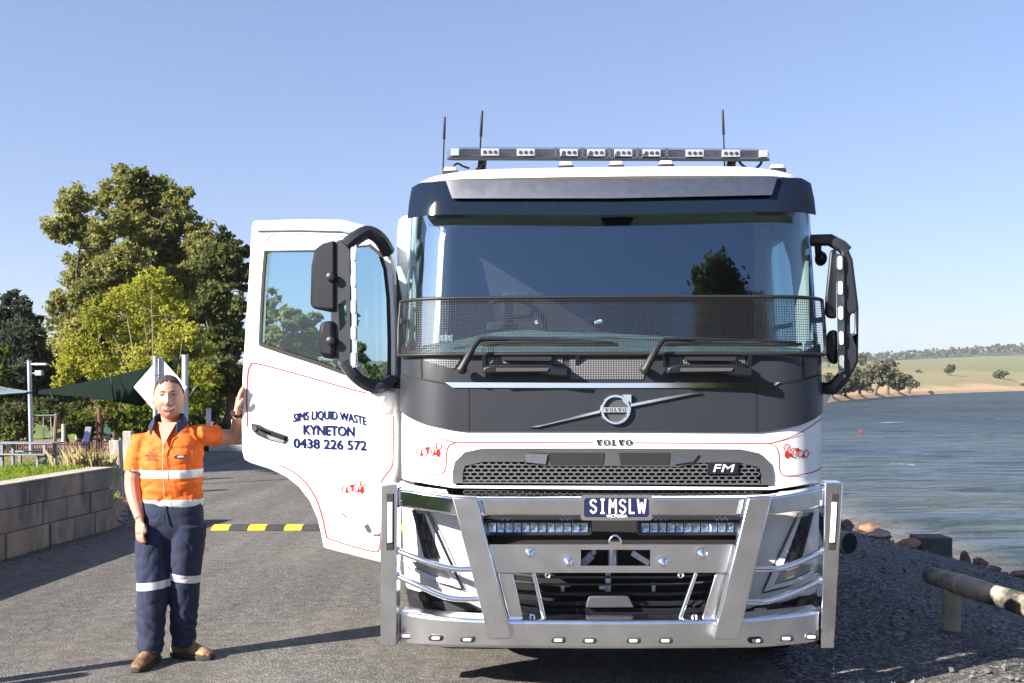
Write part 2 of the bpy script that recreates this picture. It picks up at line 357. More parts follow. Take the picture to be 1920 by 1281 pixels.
# asphalt car park and lane: a sheet just above the gravel
b = MB(); q = []
path = [(-160, -60), (1.55, -60), (1.6, 6), (1.75, 10), (1.6, 20), (0, 25.5), (-3, 26), (-7.5, 26)]
left = [(-7.4, 24)] + [(wallx(y) + .10, y) for y in (22, 19, 16, 14, 12.5, 12.07, 11, 10, 9, 8, 7, 5, 2)] + [(-5.2, -4), (-160, -4)]
b.add([(x, y, 0) for x, y in path + left], [tuple(range(len(path + left)))])
me_b = b.build('asphalt_road', M['asphalt'], fix=False)
tag(me_b, kind='structure')
# lake
def water_mat():
    m = bpy.data.materials.new('lake_water'); m.use_nodes = True; nt = m.node_tree; p = nt.nodes['Principled BSDF']; L = nt.links
    tc = nd(nt, 'ShaderNodeTexCoord'); mp = nd(nt, 'ShaderNodeMapping'); mp.inputs['Scale'].default_value = (.35, 1.0, 1); mp.inputs['Rotation'].default_value = (0, 0, .25); L.new(tc.outputs['Object'], mp.inputs[0])
    n = nd(nt, 'ShaderNodeTexNoise'); n.inputs['Scale'].default_value = .62; n.inputs['Detail'].default_value = 6; n.inputs['Roughness'].default_value = .56; L.new(mp.outputs[0], n.inputs['Vector'])
    n2 = nd(nt, 'ShaderNodeTexNoise'); n2.inputs['Scale'].default_value = .06; n2.inputs['Detail'].default_value = 4; L.new(mp.outputs[0], n2.inputs['Vector'])
    b = nd(nt, 'ShaderNodeBump'); b.inputs['Strength'].default_value = 1.0; b.inputs['Distance'].default_value = 2.4; L.new(n.outputs[0], b.inputs['Height']); L.new(b.outputs[0], p.inputs['Normal'])
    r = nd(nt, 'ShaderNodeValToRGB'); e = r.color_ramp.elements; e[0].color = (.026, .044, .056, 1); e[1].color = (.050, .062, .056, 1); e[0].position = .40; e[1].position = .62; L.new(n2.outputs[0], r.inputs[0])
    # muddy shallows near the bank, white caps on the chop
    se = nd(nt, 'ShaderNodeSeparateXYZ'); L.new(tc.outputs['Object'], se.inputs[0])
    mr = nd(nt, 'ShaderNodeMapRange'); mr.inputs[1].default_value = 7.5; mr.inputs[2].default_value = 10.5; mr.inputs[3].default_value = .75; mr.inputs[4].default_value = 0; L.new(se.outputs[0], mr.inputs[0])
    mx = nd(nt, 'ShaderNodeMix', data_type='RGBA'); L.new(mr.outputs[0], mx.inputs[0]); L.new(r.outputs[0], mx.inputs[6]); mx.inputs[7].default_value = (.26, .20, .13, 1)
    n3 = nd(nt, 'ShaderNodeTexNoise'); n3.inputs['Scale'].default_value = .42; n3.inputs['Detail'].default_value = 6; n3.inputs['Roughness'].default_value = .7; L.new(mp.outputs[0], n3.inputs['Vector'])
    fo = nd(nt, 'ShaderNodeMapRange'); fo.inputs[1].default_value = .665; fo.inputs[2].default_value = .70; L.new(n3.outputs[0], fo.inputs[0])
    m2 = nd(nt, 'ShaderNodeMix', data_type='RGBA'); L.new(fo.outputs[0], m2.inputs[0]); L.new(mx.outputs[2], m2.inputs[6]); m2.inputs[7].default_value = (.75, .78, .8, 1)
    L.new(m2.outputs[2], p.inputs['Base Color']); rf = nd(nt, 'ShaderNodeMapRange'); rf.inputs[1].default_value = 25; rf.inputs[2].default_value = 110; rf.inputs[3].default_value = .12; rf.inputs[4].default_value = .42; L.new(se.outputs[1], rf.inputs[0]); L.new(rf.outputs[0], p.inputs['Roughness'])   # distant chop is finer than a pixel
    p.inputs['Specular IOR Level'].default_value = .33; p.inputs['IOR'].default_value = 1.33; return m
M['water'] = water_mat()
b = MB(); X = np.concatenate([np.linspace(6, 60, 55), np.linspace(64, 1200, 20)]); Y = np.concatenate([np.linspace(-300, 0, 8), np.linspace(2, 80, 100), np.linspace(85, 1200, 30)])
wv = [(float(x), float(y), WATER + (.10 * mnoise.fractal((x * .22, y * .8, .3), 1.0, 2.0, 4) if y < 90 and 0 < y else 0)) for y in Y for x in X]
b.add(wv, [(j * len(X) + i, j * len(X) + i + 1, (j + 1) * len(X) + i + 1, (j + 1) * len(X) + i) for j in range(len(Y) - 1) for i in range(len(X) - 1)])
tag(b.build('lake', M['water'], smooth=180, fix=False), kind='structure')
# far shore: fields rising to a wooded ridge
def ysh(t):   # shoreline distance by bearing t = X / Y
    return float(np.interp(t, [-.9, -.2, .2, .305, .347, .389, .442, .505, .60, .8, 1.2], [430, 300, 150, 172, 224, 279, 353, 447, 560, 650, 700]))
def zfar(t, y):
    s = ysh(t); d = y - s; cr = float(np.interp(t, [.2, .31, .39, .50, .62, .9], [13, 16, 21, 29, 36, 40]))
    z = WATER - .3 + 1.1 * min(max((d + 2) / 12, 0), 1)
    u = min(max((d - 6) / (520), 0), 1); z += cr * u ** 1.15 * (1 - .25 * u) / .75
    return z + .5 * mnoise.noise((t * 40, y * .02, 0)) * u
b = MB(); T = np.concatenate([np.linspace(-.9, .1, 20), np.linspace(.12, 1.0, 70)]); n_ = 46; vv = []
for j in range(n_):
    for t in T:
        s = ysh(t); y = s - 6 + (j / (n_ - 1)) ** 2.2 * 700; vv.append((t * y, y, zfar(t, y)))
b.add(vv, [(j * 90 + i, j * 90 + i + 1, (j + 1) * 90 + i + 1, (j + 1) * 90 + i) for j in range(n_ - 1) for i in range(89)])
def field_mat():
    m = pm('far_fields', (.15, .20, .055), .95); nt = m.node_tree; p = nt.nodes['Principled BSDF']; L = nt.links
    tc = nd(nt, 'ShaderNodeTexCoord'); se = nd(nt, 'ShaderNodeSeparateXYZ'); L.new(tc.outputs['Object'], se.inputs[0])
    n = nd(nt, 'ShaderNodeTexNoise'); n.inputs['Scale'].default_value = .016; n.inputs['Detail'].default_value = 6; L.new(tc.outputs['Object'], n.inputs['Vector'])
    a = nd(nt, 'ShaderNodeMath', operation='MULTIPLY_ADD'); a.inputs[1].default_value = 9; L.new(n.outputs[0], a.inputs[0]); L.new(se.outputs[2], a.inputs[2])
    r = nd(nt, 'ShaderNodeValToRGB'); e = r.color_ramp.elements
    mr = nd(nt, 'ShaderNodeMapRange'); mr.inputs[1].default_value = 1.2; mr.inputs[2].default_value = 28; L.new(a.outputs[0], mr.inputs[0]); L.new(mr.outputs[0], r.inputs[0])
    e[0].color = (.42, .27, .15, 1); e[0].position = .08; e[1].color = (.150, .160, .066, 1); e[1].position = .62
    for ps, c in ((.13, (.40, .27, .15)), (.19, (.20, .18, .07)), (.30, (.225, .19, .09)), (.40, (.205, .18, .08)), (.47, (.14, .148, .058))):
        x = e.new(ps); x.color = (*c, 1)
    L.new(r.outputs[0], p.inputs['Base Color']); return m
tag(b.build('far_hills', field_mat(), smooth=180, fix=False), kind='structure')
b = MB(); T2 = np.linspace(-1.2, 1.3, 120); rows = [(1500, -10), (1700, 25), (2000, 58), (2300, 62), (2600, 30)]; vv = []
for y, z in rows:
    for t in T2: vv.append((t * y, y, z * float(np.interp(t, [.1, .33, .38, .5, .62, 1.3], [.75, .84, .92, 1.18, 1.3, 1.2])) + 5 * mnoise.noise((t * 9, y * .003, 2))))
b.add(vv, [(j * 120 + i, j * 120 + i + 1, (j + 1) * 120 + i + 1, (j + 1) * 120 + i) for j in range(4) for i in range(119)])
M['ridge'] = pm('ridge_forest', (.045, .06, .035), .95, var=.4, vscale=.02)
tag(b.build('ridge', M['ridge'], smooth=180, fix=False), kind='structure')
# ================================================================ the truck
TL = Vector((.545, 5.45, 0)); TYAW = math.radians(-3.2)
TM = Matrix.Translation(TL) @ Matrix.Rotation(TYAW, 4, 'Z'); TI = TM.inverted()
truck = empty('truck', TL, TYAW)
tag(truck, 'white truck with chrome bull bar, charcoal front panel and its door open', 'truck')
EYE = TI @ Vector((0, 0, H))
def ray(px, py): return TI.to_3x3() @ Vector(((px - CX) / F, 1, -(py - HY) / F))
def P(px, py, ly):
    d = ray(px, py); return EYE + d * ((ly - EYE.y) / d.y)
ZT = [.30, .55, 1.10, 1.17, 1.30, 1.46, 1.86, 2.80, 2.95]
YF = [.34, .27, .245, .27, .285, .285, .297, .457, .52]
WT = [1.20, 1.235, 1.25, 1.25, 1.255, 1.255, 1.25, 1.222, 1.205]
CR, BOW = .36, .055
def plan(z):
    yf = float(np.interp(z, ZT, YF)); w = float(np.interp(z, ZT, WT)); L = w - CR
    for _ in range(3):
        t0 = math.atan(2 * BOW * L / w ** 2); L = w - CR * (1 - math.sin(t0))
    return yf, w, L, t0
def S(s, z, off=0.0):
    yf, w, L, t0 = plan(z); a = abs(s); sg = 1 if s >= 0 else -1
    if a <= L:
        t = math.atan(2 * BOW * a / w ** 2); x, y = a, yf + BOW * (a / w) ** 2
    else:
        t = t0 + (a - L) / CR; yb = yf + BOW * (L / w) ** 2
        if t <= math.pi / 2: x, y = L + CR * (math.sin(t) - math.sin(t0)), yb + CR * (math.cos(t0) - math.cos(t))
        else:
            x, y = w, yb + CR * math.cos(t0) + CR * (t - math.pi / 2); t = math.pi / 2
    return Vector((sg * (x + math.sin(t) * off), y - math.cos(t) * off, z))
def SMAX(z=1.6):
    yf, w, L, t0 = plan(z); return L + CR * (math.pi / 2 - t0)
def inv(px, py, off=0.0):
    d = ray(px, py); y = .4; s = z = 0
    for i in range(60):
        p = EYE + d * ((y - EYE.y) / d.y); z = min(max(p.z, .3), 2.95)
        yf, w, L, t0 = plan(z); a = abs(p.x); sg = 1 if p.x >= 0 else -1
        L_, w_ = L, w + off
        if a <= L: s = a; yn = yf + BOW * (a / w) ** 2 - off
        else:
            q = min((a - L + (CR + off) * math.sin(t0) - off * math.sin(t0)) / (CR + off), 1.0); q = max(q, math.sin(t0)); t = math.asin(q); s = L + CR * (t - t0)
            yn = yf + BOW * (L / w) ** 2 + CR * math.cos(t0) - (CR + off) * math.cos(t)
        y = y + .7 * (yn - y); s = sg * s
    return (s, z)
def dens(pts, step=30, closed=True):
    out = []; n = len(pts)
    for i in range(n if closed else n - 1):
        a, b = pts[i], pts[(i + 1) % n]; k = max(1, int(math.hypot(b[0] - a[0], b[1] - a[1]) / step))
        out += [(a[0] + (b[0] - a[0]) * j / k, a[1] + (b[1] - a[1]) * j / k) for j in range(k)]
    if not closed: out.append(pts[-1])
    return out
MID = 1147.5
def IV(pts, off=0.0, closed=True): return [inv(x, y, off) for x, y in dens(pts, 30, closed)]
def symm(half, off=0.0):
    """px points from top centre round the left side to bottom centre -> closed (s,z) outline symmetric in s"""
    q = [inv(x, y, off) for x, y in dens(half, 30, False)]
    q[0] = (0, q[0][1]); q[-1] = (0, q[-1][1])
    return q + [(-s, z) for s, z in reversed(q[1:-1])]
def mir(q): return [(-s, z) for s, z in reversed(q)]
CUTS = [x * .06 for x in range(-32, 33)]
ZC = [1.10, 1.17, 1.30, 1.46, 1.86, 2.80]
def SN(s, z):
    e = 1e-3; n_ = (S(s + e, z) - S(s - e, z)).cross(S(s, z + e) - S(s, z - e)).normalized(); return n_ if n_.y < 0 or abs(n_.x) > .7 and n_.x * s > 0 else -n_
def patch(name, q, off, thick, mat, parent=truck, holes=(), fine=False, smooth=35):
    s0, s1 = min(p[0] for p in q), max(p[0] for p in q)
    return sheet(name, q, S, off, thick, mat, parent, holes, [c for c in ([x * .03 for x in range(-64, 65)] if fine else CUTS) if s0 < c < s1], ZC, smooth, nmap=SN)
def ribbon(name, pts, w, off, mat, parent, close=False, mirror=False, mb=None):
    q = [inv(x, y, off) for x, y in dens(pts, 6, False)]
    if mirror: q = [(-s, z) for s, z in q]
    v, f = [], []
    for i, (s, z) in enumerate(q):
        a, b = q[max(i - 1, 0)], q[min(i + 1, len(q) - 1)]; dx, dz = b[0] - a[0], b[1] - a[1]; l = math.hypot(dx, dz) or 1
        nx, nz = -dz / l * w / 2, dx / l * w / 2; v += [S(s + nx, z + nz, off), S(s - nx, z - nz, off)]
    f = [(2 * i, 2 * i + 1, 2 * i + 3, 2 * i + 2) for i in range(len(q) - 1)]
    if mb is not None: mb.add(v, f); return None
    b = MB(); b.add(v, f); return b.build(name, mat, parent, fix=False)
def ring2(cx, cy, rx, ry, w=1.2, n=18):   # px ring outline and hole
    o = [(cx + rx * math.cos(2 * math.pi * k / n), cy + ry * math.sin(2 * math.pi * k / n)) for k in range(n)]
    h = [(cx + (rx - w) * math.cos(2 * math.pi * k / n), cy + (ry - w) * math.sin(2 * math.pi * k / n)) for k in range(n)]
    return o, h
def ornament(name, fmap, parent, dx=0, dy=0, sc=1, flip=False):
    """red scroll of overlapping rings with a long tail; fmap takes photo pixels"""
    mb = MB(); px0, py0 = 805, 848
    def T(x, y): return (px0 + dx + (x - px0) * sc, py0 + dy + (y - py0) * sc)
    for cx_, cy_, rx, ry, w in ((785, 848, 5.2, 7.6, 1.5), (795.5, 848, 5.6, 7.2, 1.4), (807.5, 846.5, 7.6, 9.6, 1.7), (806, 846, 3.6, 5.2, 1.3), (822, 837, 6.2, 7, 1.6), (821, 838, 2.6, 3.2, 1.0)):
        o, h = ring2(cx_, cy_, rx, ry, w); n = len(o)
        a = [fmap(*T(*p)) for p in o]; b = [fmap(*T(*p)) for p in h]
        mb.add(a + b, [(i, (i + 1) % n, n + (i + 1) % n, n + i) for i in range(n)])
    for cx_, cy_, rx, ry in ((821.5, 850, 4.3, 7.2), (801, 840.5, 4, 2.6), (790.5, 852, 3, 3.4), (814, 851, 2.6, 3.6)):
        o, _ = ring2(cx_, cy_, rx, ry); mb.add([fmap(*T(*p)) for p in o], [tuple(range(len(o)))])
    mb.add([fmap(*T(*p)) for p in ((757, 844.6), (778, 845.2), (778, 846.8), (757, 845.6))], [(0, 1, 2, 3)])
    return mb.build(name, M['red'], parent, fix=False)

# ---- white cab shell: lower front band, pillars, side walls, back, roof
sm = SMAX()
zb = inv(1147, 808)[1]
SR = sm + 1.75                                     # arc length to the cab's rear corner
shell = patch('cab_shell', symm([(1147, 790), (860, 790), (743, 744), (741, 800), (741, 893), (790, 905), (850, 915), (1147, 918)]), 0, .03, M['white'], holes=[symm([(1147, 846), (905, 846), (872, 853), (856, 872), (855, 911), (1147, 912)])], fine=True)
def side(name, q, mat=M['white'], off=0, thick=.04, holes=(), par=truck): return sheet(name, q, S, off, thick, mat, par, holes, None, ZC)
# windscreen pillars and the frame above the glass
for sg in (1, -1):
    pil = patch('pillar', [(sg * s, z) for s, z in ((sm - .10, 1.86), (sm + .10, 1.86), (sm + .10, 2.95), (sm - .10, 2.95))], -.012, .03, M['white'])
pw = patch('corner_panel', [(sm - .02, 1.17), (sm + .10, 1.17), (sm + .10, 1.86), (sm - .02, 1.86)], -.004, .03, M['white'])
pw = patch('corner_panel', [(-sm + .02, 1.17), (-sm - .10, 1.17), (-sm - .10, 1.86), (-sm + .02, 1.86)], -.004, .03, M['white'])
# closed near-side door (photo right) with a real window opening, and rear quarter panels on both sides
cd = side('closed_door', [(sm + .11, .95), (sm + 1.28, .95), (sm + 1.28, 2.88), (sm + .11, 2.88)], holes=[[(sm + .26, 1.88), (sm + 1.14, 2.02), (sm + 1.14, 2.62), (sm + 1.06, 2.70), (sm + .55, 2.70), (sm + .36, 2.5)]])
side('window', [(sm + .25, 1.86), (sm + 1.15, 2.0), (sm + 1.15, 2.72), (sm + .5, 2.72), (sm + .34, 2.5)], M['doorglass'], -.015, .006, par=cd)
for sg in (1, -1):
    side('quarter_panel', [(sg * (sm + 1.29), .75), (sg * SR, .75), (sg * SR, 2.95), (sg * (sm + 1.29), 2.95)])
    side('roof_rail', [(sg * (sm + .101), 2.885), (sg * (sm + 1.288), 2.885), (sg * (sm + 1.288), 2.95), (sg * (sm + .101), 2.95)])
yr = S(SR, 1.6).y
b = MB(); b.box((0, yr + .02, 1.85), (2.40, .04, 2.2)); b.build('back_panel', M['white'], truck, bev=.01)
b = MB(); b.box((0, .48 + (yr - .48) / 2, .93), (2.38, yr - .50, .05)); b.build('cab_floor', M['black'], truck)
# roof: plan outline drawn in and raised
rings = []
for ins, z in ((0, 2.945), (.012, 2.97), (.05, 2.992), (.14, 3.018), (.30, 3.042), (.52, 3.064), (.8, 3.082), (.97, 3.088)):
    rg = []
    for k in range(-40, 41):
        s = SR * k / 40 * (1 if abs(k) < 40 else 1); p = S(s, 2.95); p = Vector((p.x, p.y, 0))
        c = Vector((0, 1.25, 0)); fx = max(0, 1 - ins * .62); fy = max(0, 1 - ins)
        rg.append(Vector((p.x * (1 - ins), c.y + (p.y - c.y) * (1 - ins * .9), z)))
    rings.append(rg)
b = MB(); b.loft(rings); roof = b.build('roof', M['white'], truck, smooth=50)

# ---- inner trim of the cab
for nm, q, mt in (('headlining', [(-1.16, .62, 2.90), (1.16, .62, 2.90), (1.16, yr - .03, 2.93), (-1.16, yr - .03, 2.93)], 'interior'), ('rear_wall', [(-1.17, yr - .06, .97), (1.17, yr - .06, .97), (1.17, yr - .06, 2.92), (-1.17, yr - .06, 2.92)], 'seat')):
    b = MB(); b.prism(q, (0, .025, .012)); b.build(nm, M[mt], truck)
b = MB(); b.box((0, .66, 2.77), (2.16, .30, .14)); b.box((-.45, .55, 2.72), (.8, .12, .03)); b.box((.45, .55, 2.72), (.8, .12, .03)); b.build('overhead_shelf', M['interior'], truck, bev=.015)
b = MB(); b.prism([P(1125, 405, .52), P(1190, 405, .52), P(1178, 432, .52), P(1137, 432, .52)], (0, .05, 0)); b.build('camera_housing', M['black'], truck, bev=.006)
for sg in (1, -1):                                 # inner door and pillar trim
    b = MB()
    q = [(.62, 1.87), (.86, 1.87), (.92, 2.35), (1.03, 2.66), (1.1, 2.74), (.66, 2.88)]
    b.prism([Vector((sg * 1.165, y, z)) for y, z in q], (sg * .02, 0, 0))
    b.build('pillar_trim', M['interiorlight'], truck)
b = MB(); b.prism([Vector((1.18, y, z)) for y, z in ((.72, 1.0), (1.86, 1.0), (1.86, 1.98), (.82, 1.84))], (.02, 0, 0)); b.build('door_trim', M['interior'], truck)
b = MB(); b.prism([Vector((1.165, y, z)) for y, z in ((1.80, 1.0), (2.3, 1.0), (2.3, 2.9), (1.80, 2.9))], (.02, 0, 0)); b.build('rear_trim', M['interiorlight'], truck)
# dashboard: a swept profile
prof = [(.42, 1.84), (.50, 1.97), (.64, 2.02), (.80, 2.035), (.92, 1.99), (.98, 1.84), (.94, 1.4), (.52, 1.35)]
b = MB(); rr = []
for i in range(15):
    x = -1.14 + 2.28 * i / 14; e = (abs(x) / 1.14) ** 6 * .10; hump = .055 * math.exp(-((x + .58) / .33) ** 2)
    rr.append([Vector((x, y + e, z - (.06 * abs(x) if z > 1.5 else 0) + (hump if z > 1.84 and y > .6 else 0))) for y, z in prof])
b.loft(rr); b.build('dashboard', M['dash'], truck, smooth=40)
for q_, r_ in (([P(1115 + x, 606 - x * .3, .66) for x in (0, 14)], .012), ([P(1005, 601, .6), P(1008, 607, .6)], .014)):
    b = MB(); b.tube(q_, r_); b.build('dash_clip', M['plastwhite'], truck)
b = MB(); b.box(P(835, 634, .5), (.09, .01, .035)); b.build('sticker', M['plastwhite'], truck)
# steering wheel on the photo's left (right-hand drive)
b = MB(); c = Vector((-.62, 1.06, 2.06)); Rw = Matrix.Rotation(math.radians(-58), 3, 'X')
pts = [c + Rw @ Vector((.235 * math.cos(2 * math.pi * k / 32), .235 * math.sin(2 * math.pi * k / 32), 0)) for k in range(33)]
b.tube(pts, .017, 8, caps=False)
for a in (0, 180, 270):
    a = math.radians(a); b.bar(c, c + Rw @ Vector((.23 * math.cos(a), .23 * math.sin(a), 0)), .05, .02)
b.lathe(c - Rw @ Vector((0, 0, .03)), Rw @ Vector((0, 0, 1)), [(0, .07), (.05, .06), (.06, .02)]); b.tube([c, c + Vector((0, -.25, -.4))], .03)
b.build('steering_wheel', M['black'], truck, smooth=40)
b = MB(); pts = [Vector((.98, .86, 1.86)), Vector((1.0, .87, 1.98)), Vector((1.03, .90, 2.06)), Vector((1.10, .92, 2.08)), Vector((1.15, .92, 2.09))]
b.tube(smooth_path(pts, 4), .016, 8); b.build('grab_handle', M['darkplastic'], truck, smooth=60)
for sx in (-.62, .62):
    b = MB(); b.box((sx, 1.55, 1.42), (.52, .50, .16)); b.build('seat', M['seat'], truck, bev=.04)
    b = MB(); b.prism([Vector((sx - .25, 1.76, 1.48)), Vector((sx + .25, 1.76, 1.48)), Vector((sx + .22, 1.92, 2.18)), Vector((sx - .22, 1.92, 2.18))], (0, .12, 0)); b.prism([Vector((sx - .13, 1.92, 2.20)), Vector((sx + .13, 1.92, 2.20)), Vector((sx + .11, 1.95, 2.40)), Vector((sx - .11, 1.95, 2.40))], (0, .09, 0))
    b.build('seat_back', M['seat'], truck, bev=.03)

# ---- windscreen, visor, roof fittings
ws = patch('windscreen', symm([(1147, 405), (763, 405), (762, 480), (758, 560), (755, 640), (770, 668), (1147, 674)]), .0, .008, M['glass'], fine=True)
b = MB()
ribbon('', [(771, 408), (770, 480), (766, 560), (763, 640), (768, 660), (790, 668), (1147, 671)], .022, .004, None, None, mb=b); ribbon('', [(771, 408), (770, 480), (766, 560), (763, 640), (768, 660), (790, 668), (1147, 671)], .022, .004, None, None, mirror=True, mb=b)
b.build('windscreen_seal', M['rubber'], ws, fix=False)
vis = patch('sun_visor', symm([(1147, 345), (845, 341), (790, 342), (772, 352), (764, 410), (800, 404), (850, 402), (1147, 403)], .10), .10, .006, M['visor'], fine=True)
b = MB(); V0 = symm([(1147, 345), (845, 341), (790, 342), (772, 352)], .10)
ins = patch('metal_insert', symm([(1147, 338), (836, 338), (848, 372), (1147, 372)], .12), .125, .01, M['insert'], parent=vis)
for sx in (-.7, .7):                               # brackets that carry the visor
    b = MB(); b.bar(S(sx, 2.86, .095), S(sx, 2.86, -.02), .03); b.build('visor_bracket', M['black'], vis)

def roof_z(x, y):
    best = None
    for rg in rings:
        pass
    ex = 1.2
    return float(np.interp(max(abs(x) / 1.205, abs(y - 1.25) / .95 if y > 1.25 else (1.25 - y) / (1.25 - .52)), [.03, .2, .48, .70, .86, .95, .988, 1], [3.088, 3.082, 3.064, 3.042, 3.018, 2.992, 2.97, 2.945]))
for px, py in ((845, 318), (1061, 311), (1155, 311), (1248, 312), (1456, 322)):
    ly = .80; p = P(px, py, ly); z0 = roof_z(p.x, ly) - .01; p.z = z0 + .028
    b = MB(); b.loft([[p + Vector((x, y, zz)) for x, y in ((-w, -d), (w, -d), (w * 1.25, d), (-w * 1.25, d))] for w, d, zz in ((.050, .05, -.028), (.046, .045, -.005))])
    rl = b.build('roof_marker_lamp', M['black'], truck, bev=.004)
    b = MB(); b.loft([[p + Vector((x, y, zz)) for x, y in ((-w, -d), (w, -d), (w, d), (-w, d))] for w, d, zz in ((.042, .04, -.005), (.036, .03, .022))]); b.build('lamp_lens', M['lens'], rl, bev=.006)
# beacon bar across the roof
LYB = .98
def PB(px, py, d=0): return P(px, py, LYB + d)
lb = MB()
lb.loft([[PB(px, y, d) for y, d in ((y0, -.13), (y1, -.13), (y1, .13), (y0, .13))] for px, y0, y1 in ((838, 295, 300), (850, 294, 301), (1147, 296, 302), (1432, 297, 303), (1443, 297, 302))])
bar = lb.build('light_bar', M['black'], truck, bev=.006)
b = MB(); b.loft([[PB(px, y, d) for y, d in ((y0, -.115), (y1, -.125), (y1, .125), (y0, .115))] for px, y0, y1 in ((839, 283, 294.5), (846, 277, 294.5), (870, 275, 294.5), (1147, 276.5, 295.5), (1412, 278.5, 296.5), (1436, 280.5, 296.5), (1443, 287, 296.5))]); b.build('clear_cover', M['clear'], bar, bev=.01)
b = MB(); b.loft([[PB(px, y, d) for y, d in ((y0, -.04), (y1, -.04), (y1, .10), (y0, .10))] for px, y0, y1 in ((862, 279, 294), (1147, 280, 295), (1424, 282, 296))]); b.build('inner_tray', M['lampdark'], bar)
for k, px in enumerate((853, 919, 986, 1067, 1118, 1169, 1222, 1303, 1371, 1432)):
    yy = 285 + (px - 840) * 3.0 / 600; w = 17 if 0 < k < 9 else 8
    b = MB(); b.prism([PB(px - w, yy - 7, -.075), PB(px + w, yy - 7, -.075), PB(px + w, yy + 7, -.075), PB(px - w, yy + 7, -.075)], (0, .04, 0)); mod = b.build('light_module', M['lens'], bar, bev=.003)
    if w == 17:
        for j in (-10, 0, 10):
            if j == 0: b = MB()
        b = MB()
        for j in (-10, 0, 10): b.lathe(PB(px + j, yy, -.076), (0, -1, 0), [(0, .012), (.004, .010)], 10)
        mod2 = b.build('emitter', M['lampdark'], bar)
for px in (1042, 1092, 1143, 1195, 1250): 
    b = MB(); b.prism([PB(px - 2.5, 277, -.12), PB(px + 2.5, 277, -.12), PB(px + 2.5, 296, -.12), PB(px - 2.5, 296, -.12)], (0, .015, 0)); b.build('cover_joint', M['greyplastic'], bar)
for px in (905, 1372):
    b = MB(); a = PB(px, 301); c2 = PB(px - 4, 313); c2.z = roof_z(c2.x, LYB) - .005
    b.bar(a, c2, .05, .06, up=(0, 1, 0)); b.box(c2 + Vector((0, 0, .01)), (.11, .10, .02)); b.bar(a + Vector((.03, -.06, 0)), c2 + Vector((-.03, -.05, .02)), .02)
    b.build('mounting_foot', M['black'], bar, bev=.004)
b = MB(); s1 = 1385
b.tube(smooth_path([PB(1385, 302), PB(1395, 312), PB(1412, 318), PB(1425, 309), PB(1428, 302)], 5), .008, 6); b.build('cable', M['black'], bar, smooth=60)
b = MB(); b.tube(smooth_path([PB(850, 312), PB(858, 307), PB(868, 312), PB(880, 316)], 5), .007, 6); b.build('cable', M['black'], bar, smooth=60)
for (x0, y0, x1, y1, r, ly) in ((834, 219, 830, 320, .008, .92), (904, 208, 897, 312, .009, 1.16), (1355, 206, 1360, 312, .008, 1.16)):
    a, c2 = P(x1, y1, ly), P(x0, y0, ly); c2 = Vector((c2.x, ly, c2.z)); a.z = roof_z(a.x, ly) - .02
    b = MB(); b.tube([a, a.lerp(c2, .65), a.lerp(c2, .66), c2], [r * .7, r * .55, r * 1.1, r * .9], 8); b.lathe(a, (0, 0, 1), [(0, .028), (.03, .022), (.05, .008)], 12); b.build('antenna', M['black'], truck, smooth=50)

# ---- charcoal front panel, cowl, wipers, badge
pan = patch('front_panel', symm([(1147, 727), (1000, 727), (835, 721), (742, 702), (742, 763), (760, 776), (800, 796), (848, 806), (872, 809), (1147, 809)]), .012, .03, M['charcoal'], fine=True)
cow = patch('cowl', symm([(1147, 664), (800, 664), (742, 645), (742, 699), (835, 718), (1000, 722), (1147, 722)]), .010, .03, M['charcoal'], fine=True)
b = MB()
for l in ([(878.5, 729), (878.5, 808)], [(789, 672), (790, 708)], [(742, 700), (790, 711), (835, 719.5), (1000, 725), (1147, 725)]):
    ribbon('', l, .010, .0145, None, None, mb=b); ribbon('', l, .010, .0145, None, None, mirror=True, mb=b)
b.build('panel_gap', M['void'], pan, fix=False)
patch('chrome_strip', symm([(1147, 718.5), (834, 717), (850, 727), (1147, 727.5)], .02), .022, .012, M['chrome'], parent=pan)
# perforated grid in the cowl
def perf(name, q, par):
    m = bpy.data.materials.get('perforated_cowl')
    if not m:
        m = pm('perforated_cowl', (.05, .05, .055), .5); nt = m.node_tree; p = nt.nodes['Principled BSDF']
        tc = nd(nt, 'ShaderNodeTexCoord'); mp = nd(nt, 'ShaderNodeMapping'); mp.inputs['Scale'].default_value = (70, 0, 80)
        v = nd(nt, 'ShaderNodeTexVoronoi'); v.inputs['Randomness'].default_value = 0; nt.links.new(tc.outputs['Object'], mp.inputs[0]); nt.links.new(mp.outputs[0], v.inputs['Vector']); v.inputs['Scale'].default_value = 1
        r = nd(nt, 'ShaderNodeValToRGB'); r.color_ramp.elements[0].position = .36; r.color_ramp.elements[1].position = .42; r.color_ramp.elements[0].color = (.006, .006, .007, 1); r.color_ramp.elements[1].color = (.16, .16, .17, 1)
        nt.links.new(v.outputs['Distance'], r.inputs[0]); nt.links.new(r.outputs[0], p.inputs['Base Color'])
    return patch(name, q, .016, .006, m, parent=par)
perf('perforated_grid', IV([(1068, 672), (1215, 672), (1205, 712), (1068, 712)]), cow)
perf('perforated_grid', IV([(915, 668), (1055, 668), (1055, 684), (915, 681)]), cow)
perf('perforated_grid', IV([(1255, 668), (1395, 668), (1395, 700), (1255, 700)]), cow)
perf('perforated_grid', IV([(795, 667), (868, 668), (852, 692), (800, 678)]), cow)
